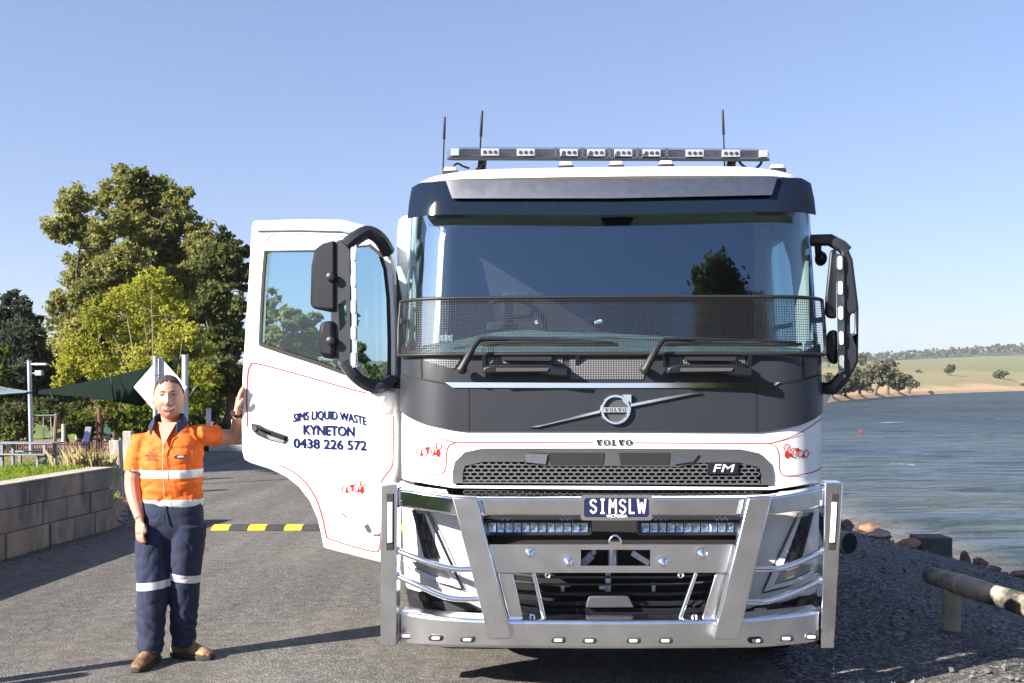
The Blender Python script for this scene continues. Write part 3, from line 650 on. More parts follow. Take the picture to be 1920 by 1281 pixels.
for dx in (0, 346):
    b = MB()
    b.prism([P(x + dx, y, .17) for x, y in ((904, 702), (906, 688), (925, 683), (1030, 683), (1040, 688), (1066, 690), (1067, 708), (1040, 706), (1005, 700), (925, 701))], (0, .16, 0)); b.build('step_vent', M['darkplastic'], cow, bev=.012)
    b = MB(); b.prism([P(x + dx, y, .163) for x, y in ((930, 690), (1030, 690), (1026, 696), (930, 697))], (0, .01, 0)); b.build('vent_slot', M['greyplastic'], cow)
    b = MB(); b.prism([P(x + dx, y, .20) for x, y in ((940, 669), (1035, 669), (1032, 677), (942, 676))], (0, .10, 0)); b.build('vent_opening', M['void'], cow)
for x0 in (0, 345):
    b = MB(); pa, pb, pc = P(865 + x0, 693, .20), P(888 + x0, 650, .20), P(900 + x0, 637, .24)
    b.tube([pa, pb, pc], [.024, .018, .012], 10); b.lathe(pa + Vector((0, .06, 0)), (0, -1, 0), [(0, .027), (.07, .025), (.08, .016)], 14)
    end = S(inv(1150 + x0, 641, .04)[0], inv(1150 + x0, 641, .04)[1], .03)
    arm = [pc, S(*inv(960 + x0, 636, .04), .035), S(*inv(1060 + x0, 638, .04), .032), end]
    b.tube(arm, [.012, .010, .008, .005], 8)
    w_ = b.build('wiper', M['black'], truck, smooth=50)
    b = MB(); q = [S(*inv(900 + x0 + k * 26, 645 + (k > 5) * .5, .02), .012) for k in range(11)]; b.tube(q, [(.010, .006)] * 11, 6); b.build('wiper_blade', M['rubber'], w_)
# round badge with diagonal bar
def PBd(px, py, off=0): 
    s, z = inv(px, py, .015); return S(s, z, .016 + off)
b = MB(); n = 40; ro, ri = 28.5, 22
A = [[PBd(1154 + r * math.cos(2 * math.pi * k / n), 768 + r * math.sin(2 * math.pi * k / n), o) for k in range(n)] for r, o in ((ro, 0), (ro, .016), (ro - 1.5, .02), (ri + 1.5, .02), (ri, .016), (ri, 0))]
b.loft(A, caps=False); emb = b.build('badge_ring', M['chrome'], pan, smooth=40)
b = MB(); b.add([PBd(1154 + 23 * math.cos(2 * math.pi * k / n), 768 + 23 * math.sin(2 * math.pi * k / n), .002) for k in range(n)], [tuple(range(n))]); b.build('badge_face', M['greyplastic'], pan, fix=False)
sheet('badge_band', [(1132, 764), (1176, 764), (1176, 773), (1132, 773)], lambda x, y, o: PBd(x, y, o), .018, .012, M['chrome'], pan)
sheet('badge_arrow', [(1166, 740), (1183, 740), (1183, 757), (1179, 752), (1172, 757), (1166, 750), (1171, 745)], lambda x, y, o: PBd(x, y, o), .02, .02, M['chrome'], pan)
for q in ([(1126, 768), (1126, 774.5), (1008, 801), (993, 801), (1020, 795)], [(1182, 757), (1182, 763.5), (1300, 739.5), (1316, 737.5), (1290, 735.5)]):
    sheet('badge_bar', q, lambda x, y, o: PBd(x, y, o), .014, .014, M['chrome'], pan, bev=.003)
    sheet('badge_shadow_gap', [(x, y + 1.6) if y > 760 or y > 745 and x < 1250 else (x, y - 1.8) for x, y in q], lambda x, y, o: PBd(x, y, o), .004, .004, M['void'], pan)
# slab-serif word mark: each letter drawn from strokes in a unit box
def slab(word, fn, wd=.62, gap=.18):
    mb = MB(); x = 0; adv = []
    tot = sum({'V': 1.0, 'O': 1.0, 'L': .85}[c] for c in word) + gap * (len(word) - 1)
    def quad(x0, x1, p): mb.add([fn((x + a) / tot, v) for a, v in p], [tuple(range(len(p)))])
    for c in word:
        if c == 'V':
            quad(0, 0, [(.08, .9), (.44, .9), (.64, .0), (.40, .0)]); quad(0, 0, [(.70, .9), (.92, .9), (.64, .0), (.46, .0)])
            quad(0, 0, [(0, 1), (.5, 1), (.5, .86), (0, .86)]); quad(0, 0, [(.6, 1), (1, 1), (1, .86), (.6, .86)]); w = 1.0
        elif c == 'L':
            quad(0, 0, [(.16, 1), (.42, 1), (.42, 0), (.16, 0)]); quad(0, 0, [(0, .15), (.85, .15), (.85, 0), (0, 0)]); quad(0, 0, [(0, 1), (.55, 1), (.55, .86), (0, .86)]); quad(0, 0, [(.72, .4), (.85, .4), (.85, .1), (.72, .1)]); w = .85
        else:
            n_ = 18; o = [(.5 + .5 * math.cos(2 * math.pi * k / n_), .5 + .52 * math.sin(2 * math.pi * k / n_)) for k in range(n_)]; i_ = [(.5 + .23 * math.cos(2 * math.pi * k / n_), .5 + .36 * math.sin(2 * math.pi * k / n_)) for k in range(n_)]
            mb.add([fn((x + a) / tot, v) for a, v in o + i_], [(k, (k + 1) % n_, n_ + (k + 1) % n_, n_ + k) for k in range(n_)]); w = 1.0
        x += w + gap
    return mb
slab('VOLVO', lambda u, v: PBd(1134 + 40 * u, 772 - 6.5 * v, .0195)).build('badge_lettering', M['black'], pan, fix=False)
def SC_(px, py, off=.004): return S(*inv(px, py, off), off)
slab('VOLVO', lambda u, v: SC_(1117 + 68 * u, 836 - 12 * v, .006)).build('lettering', M['black'], shell, fix=False)
# pinstripes and scroll ornaments on the white cab front
b = MB()
for l in (smooth_path([(745, 778, 0), (775, 797, 0), (810, 816, 0), (850, 828.5, 0), (885, 829.5, 0)], 6), [(885, 829.5), (1112, 830)], smooth_path([(855, 829, 0), (842, 836, 0), (836.5, 850, 0), (836, 872, 0), (833, 884, 0), (824, 889, 0), (800, 887.5, 0), (770, 881, 0), (750, 872, 0)], 5)):
    l = [(p[0], p[1]) for p in l]
    ribbon('', l, .0052, .003, None, None, mb=b); ribbon('', l, .0052, .003, None, None, mirror=True, mb=b)
b.build('pinstripe', M['pink'], shell, fix=False)
ornament('scroll_ornament', lambda x, y: SC_(x, y, .003), shell)
def SCm(x, y, off=.003):
    s, z = inv(x, y, off); return S(-s, z, off)
ornament('scroll_ornament', SCm, shell)
# ---- grille
gr = patch('grille', symm([(1147, 841), (905, 841), (872, 848), (853, 866), (849, 885), (849, 906), (1147, 908)], .01), .015, .06, M['greyplastic'], holes=[symm([(1147, 874), (1020, 874), (983, 866), (905, 866), (872, 874), (868, 886), (868, 904), (1147, 905)], .01)], fine=True)
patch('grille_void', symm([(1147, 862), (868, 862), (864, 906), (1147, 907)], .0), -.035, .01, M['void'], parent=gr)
for x0, x1 in ((1028, 1133), (1160, 1256)):
    sheet('grille_opening', [(x0, 849), (x1, 849), (x1 - 2, 872), (x0 + 4, 872)], lambda x, y, o: SC_(x, y, .016 + o), .002, 0, M['void'], gr)
sheet('grille_opening', [(985, 848), (1024, 849), (1028, 853), (1026, 851)], lambda x, y, o: SC_(x, y, .016 + o), .002, 0, M['void'], gr)
for x0 in (983, 1256):
    sheet('grille_cheek', [(x0, 852), (x0 + 44, 852), (x0 + 40, 871), (x0 + 6, 867)] if x0 < 1100 else [(1262, 852), (1310, 852), (1300, 866), (1264, 871)], lambda x, y, o: SC_(x, y, .02 + o), .006, .006, M['insert'], gr)
hb = MB(); w, hh = 13.9, 7.4
for j in range(6):
    for i in range(41):
        cx_, cy_ = 868 + (i + (j % 2) * .5) * w, 868 + j * hh * .96
        if cx_ - 7 < 867 or cx_ + 7 > 1428: continue
        if j == 0 and 990 < cx_ < 1306: continue
        o = [(-.60, 0), (-.36, -.56), (.36, -.56), (.60, 0), (.36, .56), (-.36, .56)]; k_ = (.74, .60)
        a = [SC_(cx_ + x * w, cy_ + y * hh, .010) for x, y in o]; c_ = [SC_(cx_ + x * w * k_[0], cy_ + y * hh * k_[1], .010) for x, y in o]; d_ = [SC_(cx_ + x * w * k_[0], cy_ + y * hh * k_[1], -.02) for x, y in o]
        hb.add(a + c_ + d_, [(q, (q + 1) % 6, 6 + (q + 1) % 6, 6 + q) for q in range(6)] + [(6 + q, 6 + (q + 1) % 6, 12 + (q + 1) % 6, 12 + q) for q in range(6)])
M['comb'] = pm('grille_comb', (.085, .088, .095), .4); tag(hb.build('honeycomb', M['comb'], gr, fix=False), kind='stuff')
sheet('model_badge', [(1328, 867), (1386, 867), (1382, 889), (1325, 889)], lambda x, y, o: SC_(x, y, .02 + o), .004, .02, M['darkplastic'], gr)
text_on('badge_lettering', 'FM', lambda u, v: SC_(1337 + 36 * u + 4 * v, 885 - 14 * v, .026), M['lens'], gr, (.012, .03))
# ---- windscreen guard: black frame and wire mesh
OG = .042
st, zt = inv(1147, 557, OG); _, zbm = inv(1147, 664, OG); SG = SMAX(2.0) - .15
gf = MB()
def Sg(s, z): return S(s, z, OG)
loop = [Sg(s, zt) for s in np.linspace(-SG, SG, 70)] + [Sg(SG + .02, (zt * .5 + zbm * .5))] + [Sg(s, zbm) for s in np.linspace(SG, -SG, 70)] + [Sg(-SG - .02, (zt + zbm) / 2)] + [Sg(-SG, zt)]
gf.tube(loop, .0105, 8, caps=False)
for px in (908, 1083, 1247, 1406):
    s, z = inv(px, 664, OG); gf.bar(S(s, zbm, OG), S(s, zbm - .07, .0), .022)
for sg in (1, -1): gf.bar(Sg(sg * (SG + .01), 2.1), S(sg * (SG + .06), 2.1, -.01), .03)
guard = gf.build('windscreen_guard', M['black'], truck, smooth=50)
gm = MB(); hwv, hwz = .0014, .0014
nz = 23
for k in range(1, nz):
    z = zt + (zbm - zt) * k / nz; ss = np.linspace(-SG, SG, 70); v = []
    for s in ss: v += [Sg(s, z + hwz), Sg(s, z - hwz)]
    gm.add(v, [(2 * i, 2 * i + 1, 2 * i + 3, 2 * i + 2) for i in range(69)])
nv = int(2 * SG / .0138)
for k in range(1, nv):
    s = -SG + 2 * SG * k / nv; v = []
    for z in np.linspace(zt, zbm, 5): v += [S(s - hwv, z, OG + .002), S(s + hwv, z, OG + .002)]
    gm.add(v, [(2 * i, 2 * i + 1, 2 * i + 3, 2 * i + 2) for i in range(4)])
tag(gm.build('wire_mesh', M['black'], guard, fix=False), kind='stuff')

# ---- bumper corners, headlamps
def bump_side(sg):
    mm = (lambda q: q) if sg < 0 else mir
    q = mm(IV([(745, 915), (770, 915), (800, 925), (850, 950), (905, 960), (915, 1145), (850, 1145), (800, 1132), (757, 1098), (745, 1085)]))
    bp = patch('bumper_corner', q, 0, .05, M['white'], fine=True)
    hl = patch('headlamp', mm(IV([(772, 953), (798, 958), (804, 964), (850, 1062), (866, 1104), (825, 1092), (764, 1062), (757, 1048), (800, 1052)])), .006, .02, M['lampbody'], fine=True)
    patch('bezel', mm(IV([(775, 956), (781, 957), (808, 1052), (800, 1052)])), .014, .008, M['black'], parent=hl, fine=True)
    patch('lamp_glass', mm(IV([(783, 962), (800, 964), (832, 1046), (810, 1046)])), .013, .008, M['lampdark'], parent=hl, fine=True)
    for cx_, cy_ in ((796, 990), (806, 1012), (815, 1033)):
        o, h = ring2(cx_, cy_, 6, 8, 1.5); q2 = [inv(*p) for p in o]; q3 = mm(q2)
        patch('projector', q3, .022, .012, M['lampdark'], parent=hl, fine=True)
    patch('daytime_strip', mm(IV([(799, 962), (804, 965), (846, 1060), (865, 1102), (853, 1099), (835, 1062)])), .018, .012, M['ledwhite'], parent=hl, fine=True)
    patch('daytime_strip', mm(IV([(862, 1100), (853, 1090), (815, 1080), (780, 1063), (772, 1062), (800, 1082), (830, 1092)])), .018, .012, M['ledwhite'], parent=hl, fine=True)
    b = MB(); ribbon('', [(801, 957), (807, 966), (850, 1062), (868, 1106), (824, 1094), (763, 1063)], .007, .016, None, None, mirror=sg > 0, mb=b); b.build('lamp_gap', M['void'], hl, fix=False)
    patch('lower_panel', mm(IV([(775, 1052), (808, 1058), (838, 1068), (846, 1086), (815, 1076), (782, 1062)])), .012, .006, M['insert'], parent=hl, fine=True)
    patch('fog_recess', mm(IV([(757, 1092), (800, 1112), (838, 1124), (880, 1130), (905, 1142), (860, 1150), (760, 1136)])), .005, .03, M['void'], parent=bp, fine=True)
    patch('fog_lamp', mm(IV([(764, 1100), (800, 1116), (810, 1128), (790, 1126), (768, 1112)])), .014, .01, M['lampdark'], parent=bp, fine=True)
    patch('bumper_chin', mm(IV([(812, 1128), (830, 1126), (842, 1122), (905, 1142), (840, 1146)])), .012, .01, M['greyplastic'], parent=bp, fine=True)
    b = MB(); l = [(830, 905), (845, 908)]
    return bp
bump_side(-1); bump_side(1)
# lower step flap under the cab corner (photo: white flap above the bull bar's wings)
for sg in (-1, 1):
    q = IV([(760, 902), (790, 912), (838, 918), (846, 930), (800, 926), (756, 912)])
    patch('step_flap', q if sg < 0 else mir(q), .03, .03, M['white'], fine=True)
# dark cavity and lower air intake with its slats behind the bull bar
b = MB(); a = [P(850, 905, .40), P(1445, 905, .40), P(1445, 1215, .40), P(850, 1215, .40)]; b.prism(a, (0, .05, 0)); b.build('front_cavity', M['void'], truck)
b = MB(); b.prism([P(868, 921, .29), P(1428, 921, .29), P(1428, 931, .29), P(868, 931, .29)], (0, .04, 0)); lg = b.build('upper_intake', M['darkplastic'], truck)
hb = MB()
for i in range(39):
    for j in range(2):
        cx_, cy_ = 876 + (i + j * .5) * w, 923 + j * 6.5; o = [(-.60, 0), (-.36, -.56), (.36, -.56), (.60, 0), (.36, .56), (-.36, .56)]
        a = [P(cx_ + x * w, cy_ + y * hh, .284) for x, y in o]; c_ = [P(cx_ + x * w * .72, cy_ + y * hh * .6, .284) for x, y in o]
        hb.add(a + c_, [(q, (q + 1) % 6, 6 + (q + 1) % 6, 6 + q) for q in range(6)])
tag(hb.build('honeycomb', M['greyplastic'], lg, fix=False), kind='stuff')
slats = []
for y0, y1, ly, mt in ((1080, 1085, .26, 'greyplastic'), (1094, 1098, .27, 'greyplastic'), (1110, 1118, .24, 'darkplastic'), (1127, 1137, .25, 'darkplastic'), (1141, 1153, .24, 'darkplastic'), (1156, 1164, .26, 'greyplastic')):
    b = MB(); b.loft([[P(px, y, ly + c) for y, c in ((y0 - e, 0), (y1 - e, 0), (y1 - e, .05), (y0 - e, .05))] for px, e, in ((955, 7), (1000, 2), (1040, 0), (1255, 0), (1300, 2), (1345, 7))]); b.build('intake_slat', M[mt], truck, bev=.004)
b = MB(); b.prism([P(x, y, .20) for x, y in ((1098, 1140), (1104, 1118), (1178, 1118), (1190, 1140))], (0, .05, 0)); b.build('tow_cover', M['greyplastic'], truck, bev=.006)
for i in range(7):
    b = MB(); b.bar(P(1290 + i * 9, 1132 + (i % 2) * 5, .23), P(1298 + i * 9, 1126 + (i % 2) * 5, .23), .012); b.build('intake_mesh_link', M['black'], truck)
b = MB(); b.box(P(1140, 1090, .3), (.03, .03, .16)); b.box(P(1132, 1101, .3), (.05, .03, .02)); b.build('radiator_bracket', M['steel'], truck)
for px in (1055, 1225):
    b = MB(); b.box(P(px, 1104, .3), (.02, .03, .06)); b.build('radiator_bracket', M['steel'], truck)

# ================================================================ bull bar
bb = MB()
def beam(mb, secs, depth):
    mb.loft([[P(px, y0, ly), P(px, y1, ly), P(px, y1, ly) + Vector((0, depth, 0)), P(px, y0, ly) + Vector((0, depth, 0))] for px, y0, y1, ly in secs])
beam(bb, [(745, 917, 950, .17), (775, 921, 955, .12), (815, 927, 961, .06), (850, 932, 966, .03), (900, 933.5, 967, .02), (1147, 934, 968, .0), (1400, 933.5, 967.5, .02), (1446, 932, 966, .03), (1485, 926, 960, .06), (1522, 919, 955, .12), (1549, 913, 950, .17)], .13)
bull = bb.build('bull_bar', M['alloy'], truck, bev=.012, bseg=3)
b = MB(); beam(b, [(748, 1146, 1210, .20), (775, 1150, 1213, .12), (815, 1155, 1215, .06), (880, 1160, 1216, .02), (955, 1163, 1217, .0), (1147, 1164, 1218, -.01), (1340, 1163, 1217, .0), (1415, 1158, 1216, .02), (1475, 1152, 1212, .06), (1515, 1147, 1208, .12), (1538, 1143, 1204, .18)], .16); b.build('lower_beam', M['alloydull'], bull, bev=.02, bseg=3)
sheet('middle_beam', [(913, 1021), (1388, 1021), (1388, 1074), (913, 1074)], lambda x, y, o: P(x, y, .03 - o), 0, .02, M['alloydull'], bull, holes=[[(1089, 1031), (1219, 1031), (1219, 1061), (1089, 1061)]])
b = MB(); b.prism([P(913, 1021, .032), P(1388, 1021, .032), P(1388, 1024, .032), P(913, 1024, .032)], (0, .16, 0)); b.build('top_flange', M['alloy'], bull, bev=.003)
b = MB(); b.prism([P(913, 1072, .052), P(1388, 1072, .052), P(1388, 1074, .052), P(913, 1074, .052)], (0, .1, 0)); b.build('bottom_flange', M['alloydull'], bull)
b = MB(); b.tube([P(1149, 1028, .2), P(1149, 1064, .2)], .028); b.build('tow_pin', M['steel'], bull, smooth=40)
b = MB(); b.bar(P(1185, 1036, .18), P(1217, 1056, .18), .03); b.build('hose_bracket', M['steel'], bull)
b = MB(); b.bar(P(1092, 1058, .2), P(1110, 1040, .2), .04); b.build('hose_bracket', M['steel'], bull)
b = MB(); b.lathe(P(1113, 1035, .2), (0, -1, 0), [(0, .016), (.02, .014)]); b.build('bolt', M['steel'], bull)
for px, py in ((994, 1037), (1066, 1054), (1243, 1055), (1316, 1039)):
    p = P(px, py, .01); b = MB(); b.lathe(p, (0, -1, 0), [(0, .027), (.010, .027), (.013, .022)], 20); b.lathe(p + Vector((0, -.014, 0)), (0, -1, 0), [(0, .019), (.03, .019), (.034, .014)], 6); b.lathe(p + Vector((0, -.04, 0)), (0, -1, 0), [(0, .014), (.028, .013), (.030, .008)], 12); b.build('bolt', M['alloy'], bull, smooth=35)
b = MB(); c = P(1153, 1017, .0); b.tube([c + Vector((.031 * math.cos(a), -.02, .040 * math.sin(a))) for a in np.linspace(0, math.pi, 14)], .006, 8); b.bar(c + Vector((-.034, -.02, 0)), c + Vector((.034, -.02, 0)), .013); b.build('shackle_ring', M['chrome'], bull, smooth=50)
for q in ([(847, 933), (893, 934), (960, 1198), (917, 1200)], [(1448, 932), (1403, 934), (1338, 1200), (1385, 1200)]):
    b = MB(); b.prism([P(x, y, -.075) for x, y in q], (0, .07, 0)); b.build('brace_plate', M['alloydull'], bull, bev=.007, bseg=2)
for q in ([(933, 1075), (962, 1075), (981, 1161), (956, 1164)], [(1377, 1075), (1342, 1075), (1316, 1161), (1346, 1164)]):
    b = MB(); b.prism([P(x, y, .05) for x, y in q], (0, .03, 0)); b.build('inner_upright', M['alloydull'], bull, bev=.004)
for (x0, x1) in ((1001, 1021), (1305, 1274)):
    b = MB(); b.tube([P(x0, 1074, .07), P(x1, 1163, .07)], .013, 12); b.lathe(P(x1, 1160, .07), (0, 0, -1), [(0, .02), (.02, .024)], 12); b.build('stay_rod', M['chrome'], bull, smooth=50)
for px, py in ((1027, 1079), (1276, 1079), (998, 1157), (1302, 1157)):
    b = MB(); c = P(px, py, .05); b.tube([c + Vector((.012 * math.cos(a), 0, .012 * math.sin(a))) for a in np.linspace(0, 2 * math.pi, 14)], .005, 6, caps=False); b.build('eye_bolt', M['chrome'], bull)
for side_, q in (('l', [(713, 909), (745, 909), (743, 1212), (713, 1212)]), ('r', [(1547, 905), (1581, 905), (1564, 1216), (1539, 1216)])):
    b = MB(); ly = .15; b.prism([P(x, y, ly) for x, y in q], (0, .12, 0)); po = b.build('upright', M['alloy'] if side_ == 'r' else M['alloydull'], bull, bev=.006)
    b = MB(); x0 = (q[0][0] + q[1][0]) / 2 + 2; sl = 0 if side_ == 'l' else -.055
    Lx = lambda yy: x0 + sl * (yy - 930)
    b.prism([P(Lx(y) + dx, y, ly - .012) for dx, y in ((-7, 926), (7, 926), (7, 1032), (-7, 1032))], (0, .014, 0)); b.build('marker_base', M['rubber'], bull, bev=.004)
    b = MB(); b.prism([P(Lx(y) + dx, y, ly - .022) for dx, y in ((-5, 942), (5, 942), (5, 1018), (-5, 1018))], (0, .012, 0)); b.build('marker_strip', M['ledwhite'], bull, bev=.004)
    b = MB(); xx = 744 if side_ == 'l' else 1547; b.prism([P(xx + dx, y, ly + .02) for dx, y in ((-3, 916), (4, 916), (4, 952), (-3, 952))], (0, .1, 0)); b.build('rubber_joint', M['rubber'], bull)
for pts in ([(744, 1032, .17), (790, 1050, .10), (846, 1066, .06), (895, 1067, .05)], [(744, 1080, .17), (790, 1100, .10), (842, 1121, .06), (900, 1123, .05)], [(1543, 1032, .17), (1505, 1051, .10), (1462, 1066, .06), (1408, 1068, .05)], [(1540, 1087, .17), (1490, 1110, .10), (1440, 1127, .06), (1398, 1129, .05)]):
    b = MB(); b.tube(smooth_path([P(*p) for p in pts], 6), .017, 12); b.lathe(P(*pts[0]), (1 if pts[0][0] > 1000 else -1, 0, 0), [(-.02, .024), (.0, .03)], 12); b.build('side_tube', M['chrome'], bull, smooth=60)
lyb = {761: .16, 817: .062, 876: .02, 1418: .02, 1475: .062, 1522: .13}
for px, py in ((762, 1193), (817, 1197), (876, 1200), (1047, 1201), (1105, 1202), (1188, 1202), (1248, 1202), (1418, 1202), (1475, 1198), (1522, 1195)):
    ly = lyb.get(px, .0) if px != 762 else .155; 
    o = [(px + (x if ly < .1 else x * .85), py + y) for x, y in rbox(-14, -5, 14, 5, 4.6)]
    b = MB(); b.prism([P(x, y, ly - .018) for x, y in o], (0, .03, 0)); ml = b.build('marker_lamp', M['rubber'], bull, bev=.004)
    o = [(px + x, py + y) for x, y in rbox(-8, -3, 8, 3, 2.5)]
    b = MB(); b.prism([P(x, y, ly - .024) for x, y in o], (0, .01, 0)); b.build('lamp_lens', M['lens'], bull, bev=.002)
# two driving-light bars, twelve reflector cells each
for x0, x1 in ((908, 1110), (1195, 1400)):
    b = MB(); b.prism([P(x, y, .10) for x, y in rbox(x0, 977, x1, 1004, 5)], (0, .06, 0)); lb_ = b.build('driving_light', M['black'], truck, bev=.004)
    n_ = 12; wd = (x1 - x0 - 14) / n_
    for k in range(n_):
        xa = x0 + 7 + k * wd
        b = MB(); c = [P(xa + 1, 981, .094), P(xa + wd - 1, 981, .094), P(xa + wd - 1, 998, .094), P(xa + 1, 998, .094)]; d_ = [P(xa + wd * .35, 988, .098), P(xa + wd * .65, 988, .098), P(xa + wd * .65, 993, .098), P(xa + wd * .35, 993, .098)]
        b.add(c + d_ + [p + Vector((0, .004, 0)) for p in c], [(0, 1, 5, 4), (1, 2, 6, 5), (2, 3, 7, 6), (3, 0, 4, 7), (4, 5, 6, 7), (0, 1, 9, 8), (2, 3, 11, 10)])
        b.build('reflector', M['ledblue'], lb_, fix=False)
    for xa in (x0 + 42, x1 - 48):
        b = MB(); b.tube([P(xa + dx, yy, .10) for dx, yy in ((-13, 970), (-8, 976), (-3, 970), (2, 976), (7, 970), (12, 976))], .004, 6); b.build('bracket_clip', M['steel'], lb_)
# licence plate
pl = sheet('licence_plate', rbox(1089, 928, 1223, 976, 5), lambda x, y, o: P(x, y, -.03 - o), 0, .02, M['alloy'], truck, bev=.003)
sheet('plate_face', rbox(1095, 934, 1217, 970, 6), lambda x, y, o: P(x, y, -.033 - o), 0, .002, M['plateblue'], pl)
def glyph(name, segs, x0, wd, par):
    mb = MB()
    for a, c_ in segs: 
        pa = P(x0 + a[0] * wd, 962 - a[1] * 25, -.0362); pb = P(x0 + c_[0] * wd, 962 - c_[1] * 25, -.0362); d = (pb - pa).normalized() * .0035; n_ = Vector((-d.z, 0, d.x)).normalized() * .0052
        mb.add([pa - d + n_, pb + d + n_, pb + d - n_, pa - d - n_], [(0, 1, 2, 3)])
    return mb.build(name, M['plastwhite'], par, fix=False)
arc = lambda cx_, cy_, rx, ry, a0, a1, n=7: [(cx_ + rx * math.cos(math.radians(a0 + (a1 - a0) * k / n)), cy_ + ry * math.sin(math.radians(a0 + (a1 - a0) * k / n))) for k in range(n + 1)]
Sg_ = arc(.5, .76, .46, .22, 20, 270) + arc(.5, .26, .46, .24, 90, -160)
poly = lambda p: list(zip(p[:-1], p[1:]))
GL = {'S': poly(Sg_), 'I': [((.5, 0), (.5, 1)), ((.15, 0), (.85, 0)), ((.15, 1), (.85, 1))], 'M': poly([(0, 0), (.05, 1), (.5, .45), (.95, 1), (1, 0)]), 'L': poly([(.1, 1), (.1, 0), (.95, 0)]), 'W': poly([(0, 1), (.22, 0), (.5, .75), (.78, 0), (1, 1)])}
for c_, x0, wd in (('S', 1107, 11), ('I', 1126, 8), ('M', 1143, 12), ('S', 1162, 11), ('L', 1180, 9), ('W', 1196, 14)): glyph('plate_character', GL[c_], x0, wd, pl)
text_on('plate_lettering', 'VICTORIA', lambda u, v: P(1137 + 39 * u, 970.2 - 5.2 * v, -.0362), M['plastwhite'], pl, (.006, .03))
# ================================================================ the open door
TH = math.radians(84); HG = Vector((-1.262, .70, 0))
DD = Vector((-math.sin(TH), math.cos(TH), 0)); DN = Vector((-math.cos(TH), -math.sin(TH), 0))
def D(px, py, off=0.0):
    o = HG + DN * off; d = ray(px, py); return EYE + d * ((o - EYE).dot(DN) / d.dot(DN))
Dm = lambda x, y, o: D(x, y, 0) + DN * o
dout = [(474, 414), (560, 411), (640, 412), (680, 422), (704, 436), (722, 452), (733, 478), (738, 520), (743, 600), (744, 730), (742, 780), (741, 890), (738, 1061), (712, 1055), (606, 1028), (601, 1000), (594, 972), (580, 940), (560, 914), (535, 894), (505, 880), (470, 869), (457, 862), (453, 845), (452, 780), (454, 700), (458, 640), (463, 560), (468, 480), (471, 425)]
dwin = [(498, 471), (600, 470), (640, 464), (692, 460), (712, 478), (722, 505), (727, 560), (729, 712), (700, 713), (650, 700), (590, 678), (530, 659), (487, 644), (491, 560)]
door = sheet('open_door', dout, Dm, 0, .085, M['white'], truck, holes=[dwin], bev=.012)
sheet('window_pane', [(x + (6 if x > 600 else -6), y + (6 if y > 600 else -6)) for x, y in dwin], Dm, -.03, .006, M['doorglass'], door)
def dstrip(name, pts, wpx, mat, off=.003, par=door, thick=0):
    v = []; b_ = MB(); pts = dens(pts, 8, False)
    for i, p in enumerate(pts):
        a, c_ = pts[max(i - 1, 0)], pts[min(i + 1, len(pts) - 1)]; dx, dy = c_[0] - a[0], c_[1] - a[1]; l = math.hypot(dx, dy) or 1
        v += [Dm(p[0] - dy / l * wpx / 2, p[1] + dx / l * wpx / 2, off), Dm(p[0] + dy / l * wpx / 2, p[1] - dx / l * wpx / 2, off)]
    f = [(2 * i, 2 * i + 1, 2 * i + 3, 2 * i + 2) for i in range(len(pts) - 1)]
    if thick:
        n_ = len(v); v = v + [p - DN * thick for p in v]; f = f + [tuple(i + n_ for i in reversed(q)) for q in f] + [(2 * i, 2 * i + 2, 2 * i + 2 + n_, 2 * i + n_) for i in range(len(pts) - 1)] + [(2 * i + 1, 2 * i + 1 + n_, 2 * i + 3 + n_, 2 * i + 3) for i in range(len(pts) - 1)]
    b_.add(v, f); return b_.build(name, mat, par, fix=bool(thick))
dstrip('window_seal', [(487, 645), (530, 660), (590, 679), (650, 701), (700, 714), (729, 714)], 6, M['rubber'], .012, thick=.02)
dstrip('window_seal', [(498, 471), (494, 520), (490, 600), (488, 645)], 5, M['rubber'], .008, thick=.02)
dstrip('window_seal', [(692, 459), (712, 476), (722, 505), (728, 560), (730, 640), (730, 715)], 6, M['rubber'], .008, thick=.02)
dstrip('rain_gutter', [(482, 431), (560, 430), (640, 432), (676, 440)], 5, M['alloydull'], .016, thick=.02)
dstrip('frame_crease', [(498, 455), (503, 444), (515, 439), (600, 440), (662, 445)], 2.2, M['insert'], .003)
b = MB()
for l in ([(464, 800), (463, 740), (465, 700), (470, 685), (482, 682), (560, 702), (640, 725), (690, 738)], [(738, 780), (737, 860), (733, 878), (722, 892), (714, 905)], [(525, 872), (552, 886), (574, 906), (592, 934), (604, 968), (612, 1004), (618, 1010), (660, 1024), (700, 1034), (711, 1030), (714, 1000)]):
    l = [(p[0], p[1]) for p in smooth_path([(x, y, 0) for x, y in l], 5)]
    o_ = dstrip('t', l, 2.3, M['pink'])
    b.add([v.co.copy() for v in o_.data.vertices], [tuple(p.vertices) for p in o_.data.polygons]); bpy.data.objects.remove(o_)
b.build('pinstripe', M['pink'], door, fix=False)
dstrip('panel_crease', [(600, 935), (660, 950), (712, 968)], 1.3, M['insert'], .002)
# recessed handle
sheet('handle_recess', [(471, 794), (486, 796), (500, 804), (540, 818), (539, 829), (534, 833), (505, 826), (482, 816), (473, 807)], Dm, .004, .012, M['black'], door, bev=.002)
sheet('handle', [(487, 799), (502, 806), (536, 818), (535, 825), (500, 812), (488, 807)], Dm, .022, .016, M['darkplastic'], door, bev=.004)
o_, h_ = ring2(478.5, 803.5, 4.6, 5.2, 2); sheet('lock', o_, Dm, .012, .012, M['greyplastic'], door, bev=.002)
sheet('handle_cup', [(500, 815), (534, 826), (532, 831), (506, 824)], Dm, .007, .004, M['alloydull'], door)
